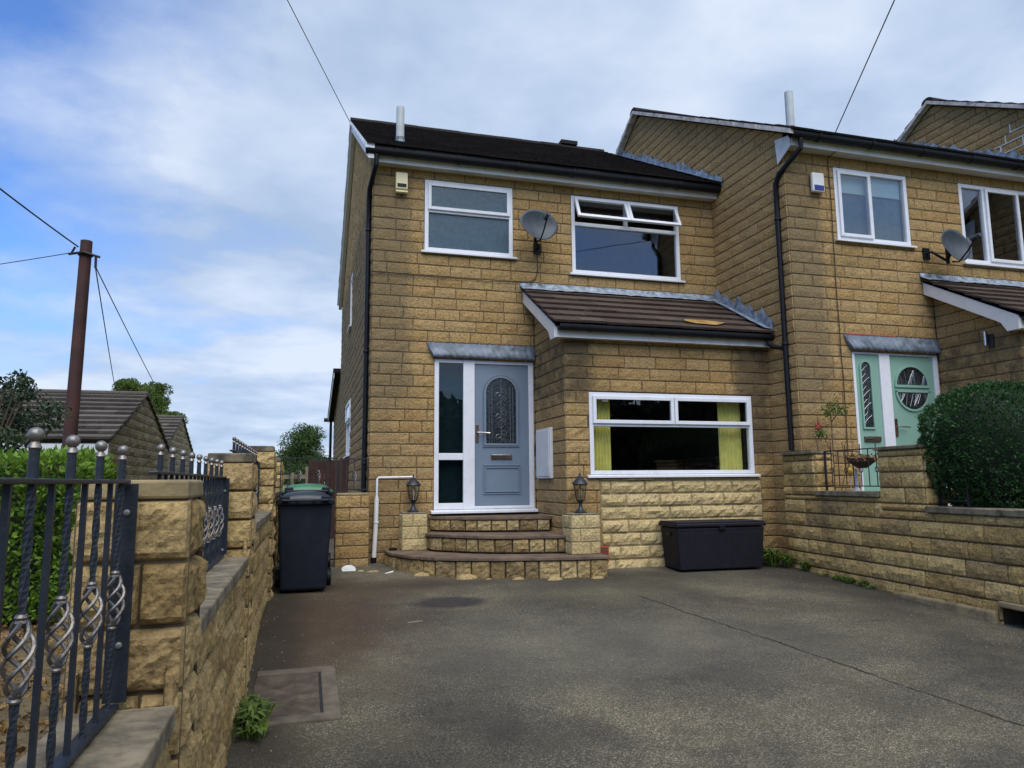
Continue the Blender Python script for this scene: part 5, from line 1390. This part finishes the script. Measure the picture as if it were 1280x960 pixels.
g = MB(); g.tube([(.86, 6.22, gz(6.22) + .006), (.98, 6.25, gz(6.25) + .006)], .008, 5); single('stick', g, 'wood', 'thin pale twig lying alone on the open drive', 'stick', (.9, 6.2, gz(6.2)))
g = MB(); g.lathe([(.05, 0), (.055, .02), (.03, .035)], (1.10, 9.42, -.86), 12); single('old_pot_saucer', g, 'black', 'small dark saucer on the lowest step by the wall', 'saucer', (1.10, 9.42, -.86))
g = MB(); r = random.Random(77)
for k in range(330):
    m = r.random()
    if m < .15: x, y = r.uniform(-.3, -.1), r.uniform(3.5, 7.6)
    elif m < .5: x, y = r.uniform(5.2, 5.8) - r.random() * .4, r.uniform(4, 7.9)
    else: x, y = r.uniform(0, 5.4), r.uniform(3.4, 8.0) 
    g.tone = r.random(); s = r.uniform(.002, .0065); g.ball((x, y, gz(y) + s * .4), s, 5)
build('loose_grit', g, 'concrete_pale', None, (0, 0, 0), kind='stuff')

# unseen wood added behind the viewer to darken the window reflections
g = MB(); r = random.Random(88)
g.tone = .1
for k in range(60): x = -60 + k * 2; h0 = 5.6 + 1.2 * noise.noise(Vector((x * .12, 0, 0))); g.box(x, x + 2, -33, -31, -1.5, h0)
for k in range(9000):
    x = r.uniform(-60, 60); z = r.random() ** .7; zz = -1.4 + z * (7.6 + 1.6 * noise.noise(Vector((x * .12, 0, 0))) + noise.noise(Vector((x * .6, 3, 0)))); g.leaf((x, -30 + r.gauss(0, 1.2), zz), r.uniform(.6, 1.2), r, .3, .8)
build('unseen_wood', g, 'unseen_woodleaf', None, (0, 0, 0), recalc=False, kind='stuff')

# ------------------------------------------------------------------ world and light
EL, AZ = R(56), R(184)   # azimuth clockwise from +y
w = bpy.data.worlds.new('World'); scn.world = w; w.use_nodes = True; nt = w.node_tree; nt.nodes.clear()
W = NT.__new__(NT); W.t = nt; W.m = None
out = nt.nodes.new('ShaderNodeOutputWorld'); bg = nt.nodes.new('ShaderNodeBackground')
sky = nt.nodes.new('ShaderNodeTexSky'); sky.sky_type = 'NISHITA'; sky.sun_disc = False; sky.sun_elevation = EL; sky.sun_rotation = AZ
sky.air_density = 1.0; sky.dust_density = .6; sky.ozone_density = 2.0
gen = W.co('Generated')
sp = W.n('SeparateXYZ', None, Vector=gen)
zc = W.math('MAXIMUM', sp.outputs[2], 0.0)
den = W.math('ADD', zc, .16)
px_ = W.math('DIVIDE', sp.outputs[0], den); py_ = W.math('DIVIDE', sp.outputs[1], den)
pv = W.n('CombineXYZ', None, X=px_, Y=py_, Z=0.0)
n1 = W.noise(pv, .85, 8, .56, .35)
n2 = W.noise(W.n('Mapping', None, Vector=pv, Location=(3.1, 7.7, 0)), 2.0, 8, .55, .1)
n3 = W.noise(W.n('Mapping', None, Vector=pv, Location=(9.1, 2.7, 0)), .5, 5, .5)
# fewer clouds towards the west (left of the view)
lft = W.math('DIVIDE', sp.outputs[0], W.math('MAXIMUM', W.math('ABSOLUTE', sp.outputs[1]), .05))
cov = W.math('MULTIPLY', W.rng(lft, -.42, .10, -.04, .28), W.rng(sp.outputs[1], -.3, .2, .35, 1.))
dens = W.math('ADD', W.math('ADD', W.math('MULTIPLY', n1, .55), W.math('MULTIPLY', n2, .45)), cov)
lowh = W.rng(sp.outputs[2], .22, .04, 0, .2)
dens = W.math('ADD', dens, lowh)
cf = W.rng(dens, .42, .68, .0, 1.)
ccol = W.ramp(W.math('ADD', W.math('MULTIPLY', n2, .55), W.math('MULTIPLY', n3, .45)), [(.40, (3.4, 4.4, 6.0)), (.5, (4.6, 5.5, 7.0)), (.59, (6.0, 6.7, 7.8))])
skyc = W.mix(1., sky.outputs[0], (.90, 1.25, 1.8), 'MULTIPLY')
mixc = W.mix(W.math('MULTIPLY', cf, .94), skyc, ccol)
nt.links.new(mixc, bg.inputs[0]); bg.inputs[1].default_value = .1
nt.links.new(bg.outputs[0], out.inputs[0])

sl = bpy.data.lights.new('sun', 'SUN'); sl.energy = 2.7; sl.angle = R(58); sl.color = (1, .94, .84)
so = bpy.data.objects.new('sun', sl); COL.objects.link(so)
sd = Vector((math.sin(AZ) * math.cos(EL), math.cos(AZ) * math.cos(EL), math.sin(EL)))
so.rotation_euler = (-sd).to_track_quat('-Z', 'Y').to_euler(); so.location = (0, -5, 20)

# ------------------------------------------------------------------ camera
cam = bpy.data.cameras.new('camera'); co = bpy.data.objects.new('camera', cam); COL.objects.link(co)
F = Vector((0.27249973, 0.95282956, 0.13364026)); Rt = Vector((0.96174289, -0.27381162, -0.00882122)); Up = Vector((-0.02818714, -0.13093135, 0.99099065))
co.matrix_world = Matrix(((Rt.x, Up.x, -F.x, 0), (Rt.y, Up.y, -F.y, 0), (Rt.z, Up.z, -F.z, 0), (0, 0, 0, 1)))
cam.sensor_width = 36; cam.lens = 36 * 900 / 1280; cam.clip_start = .05; cam.clip_end = 3000
scn.camera = co
scn.view_settings.view_transform = 'Standard'; scn.view_settings.look = 'None'; scn.view_settings.gamma = 1; scn.view_settings.use_curve_mapping = False
scn.view_settings.exposure = 0.35
scn.render.engine = 'CYCLES'; scn.render.resolution_x = 1024; scn.render.resolution_y = 768
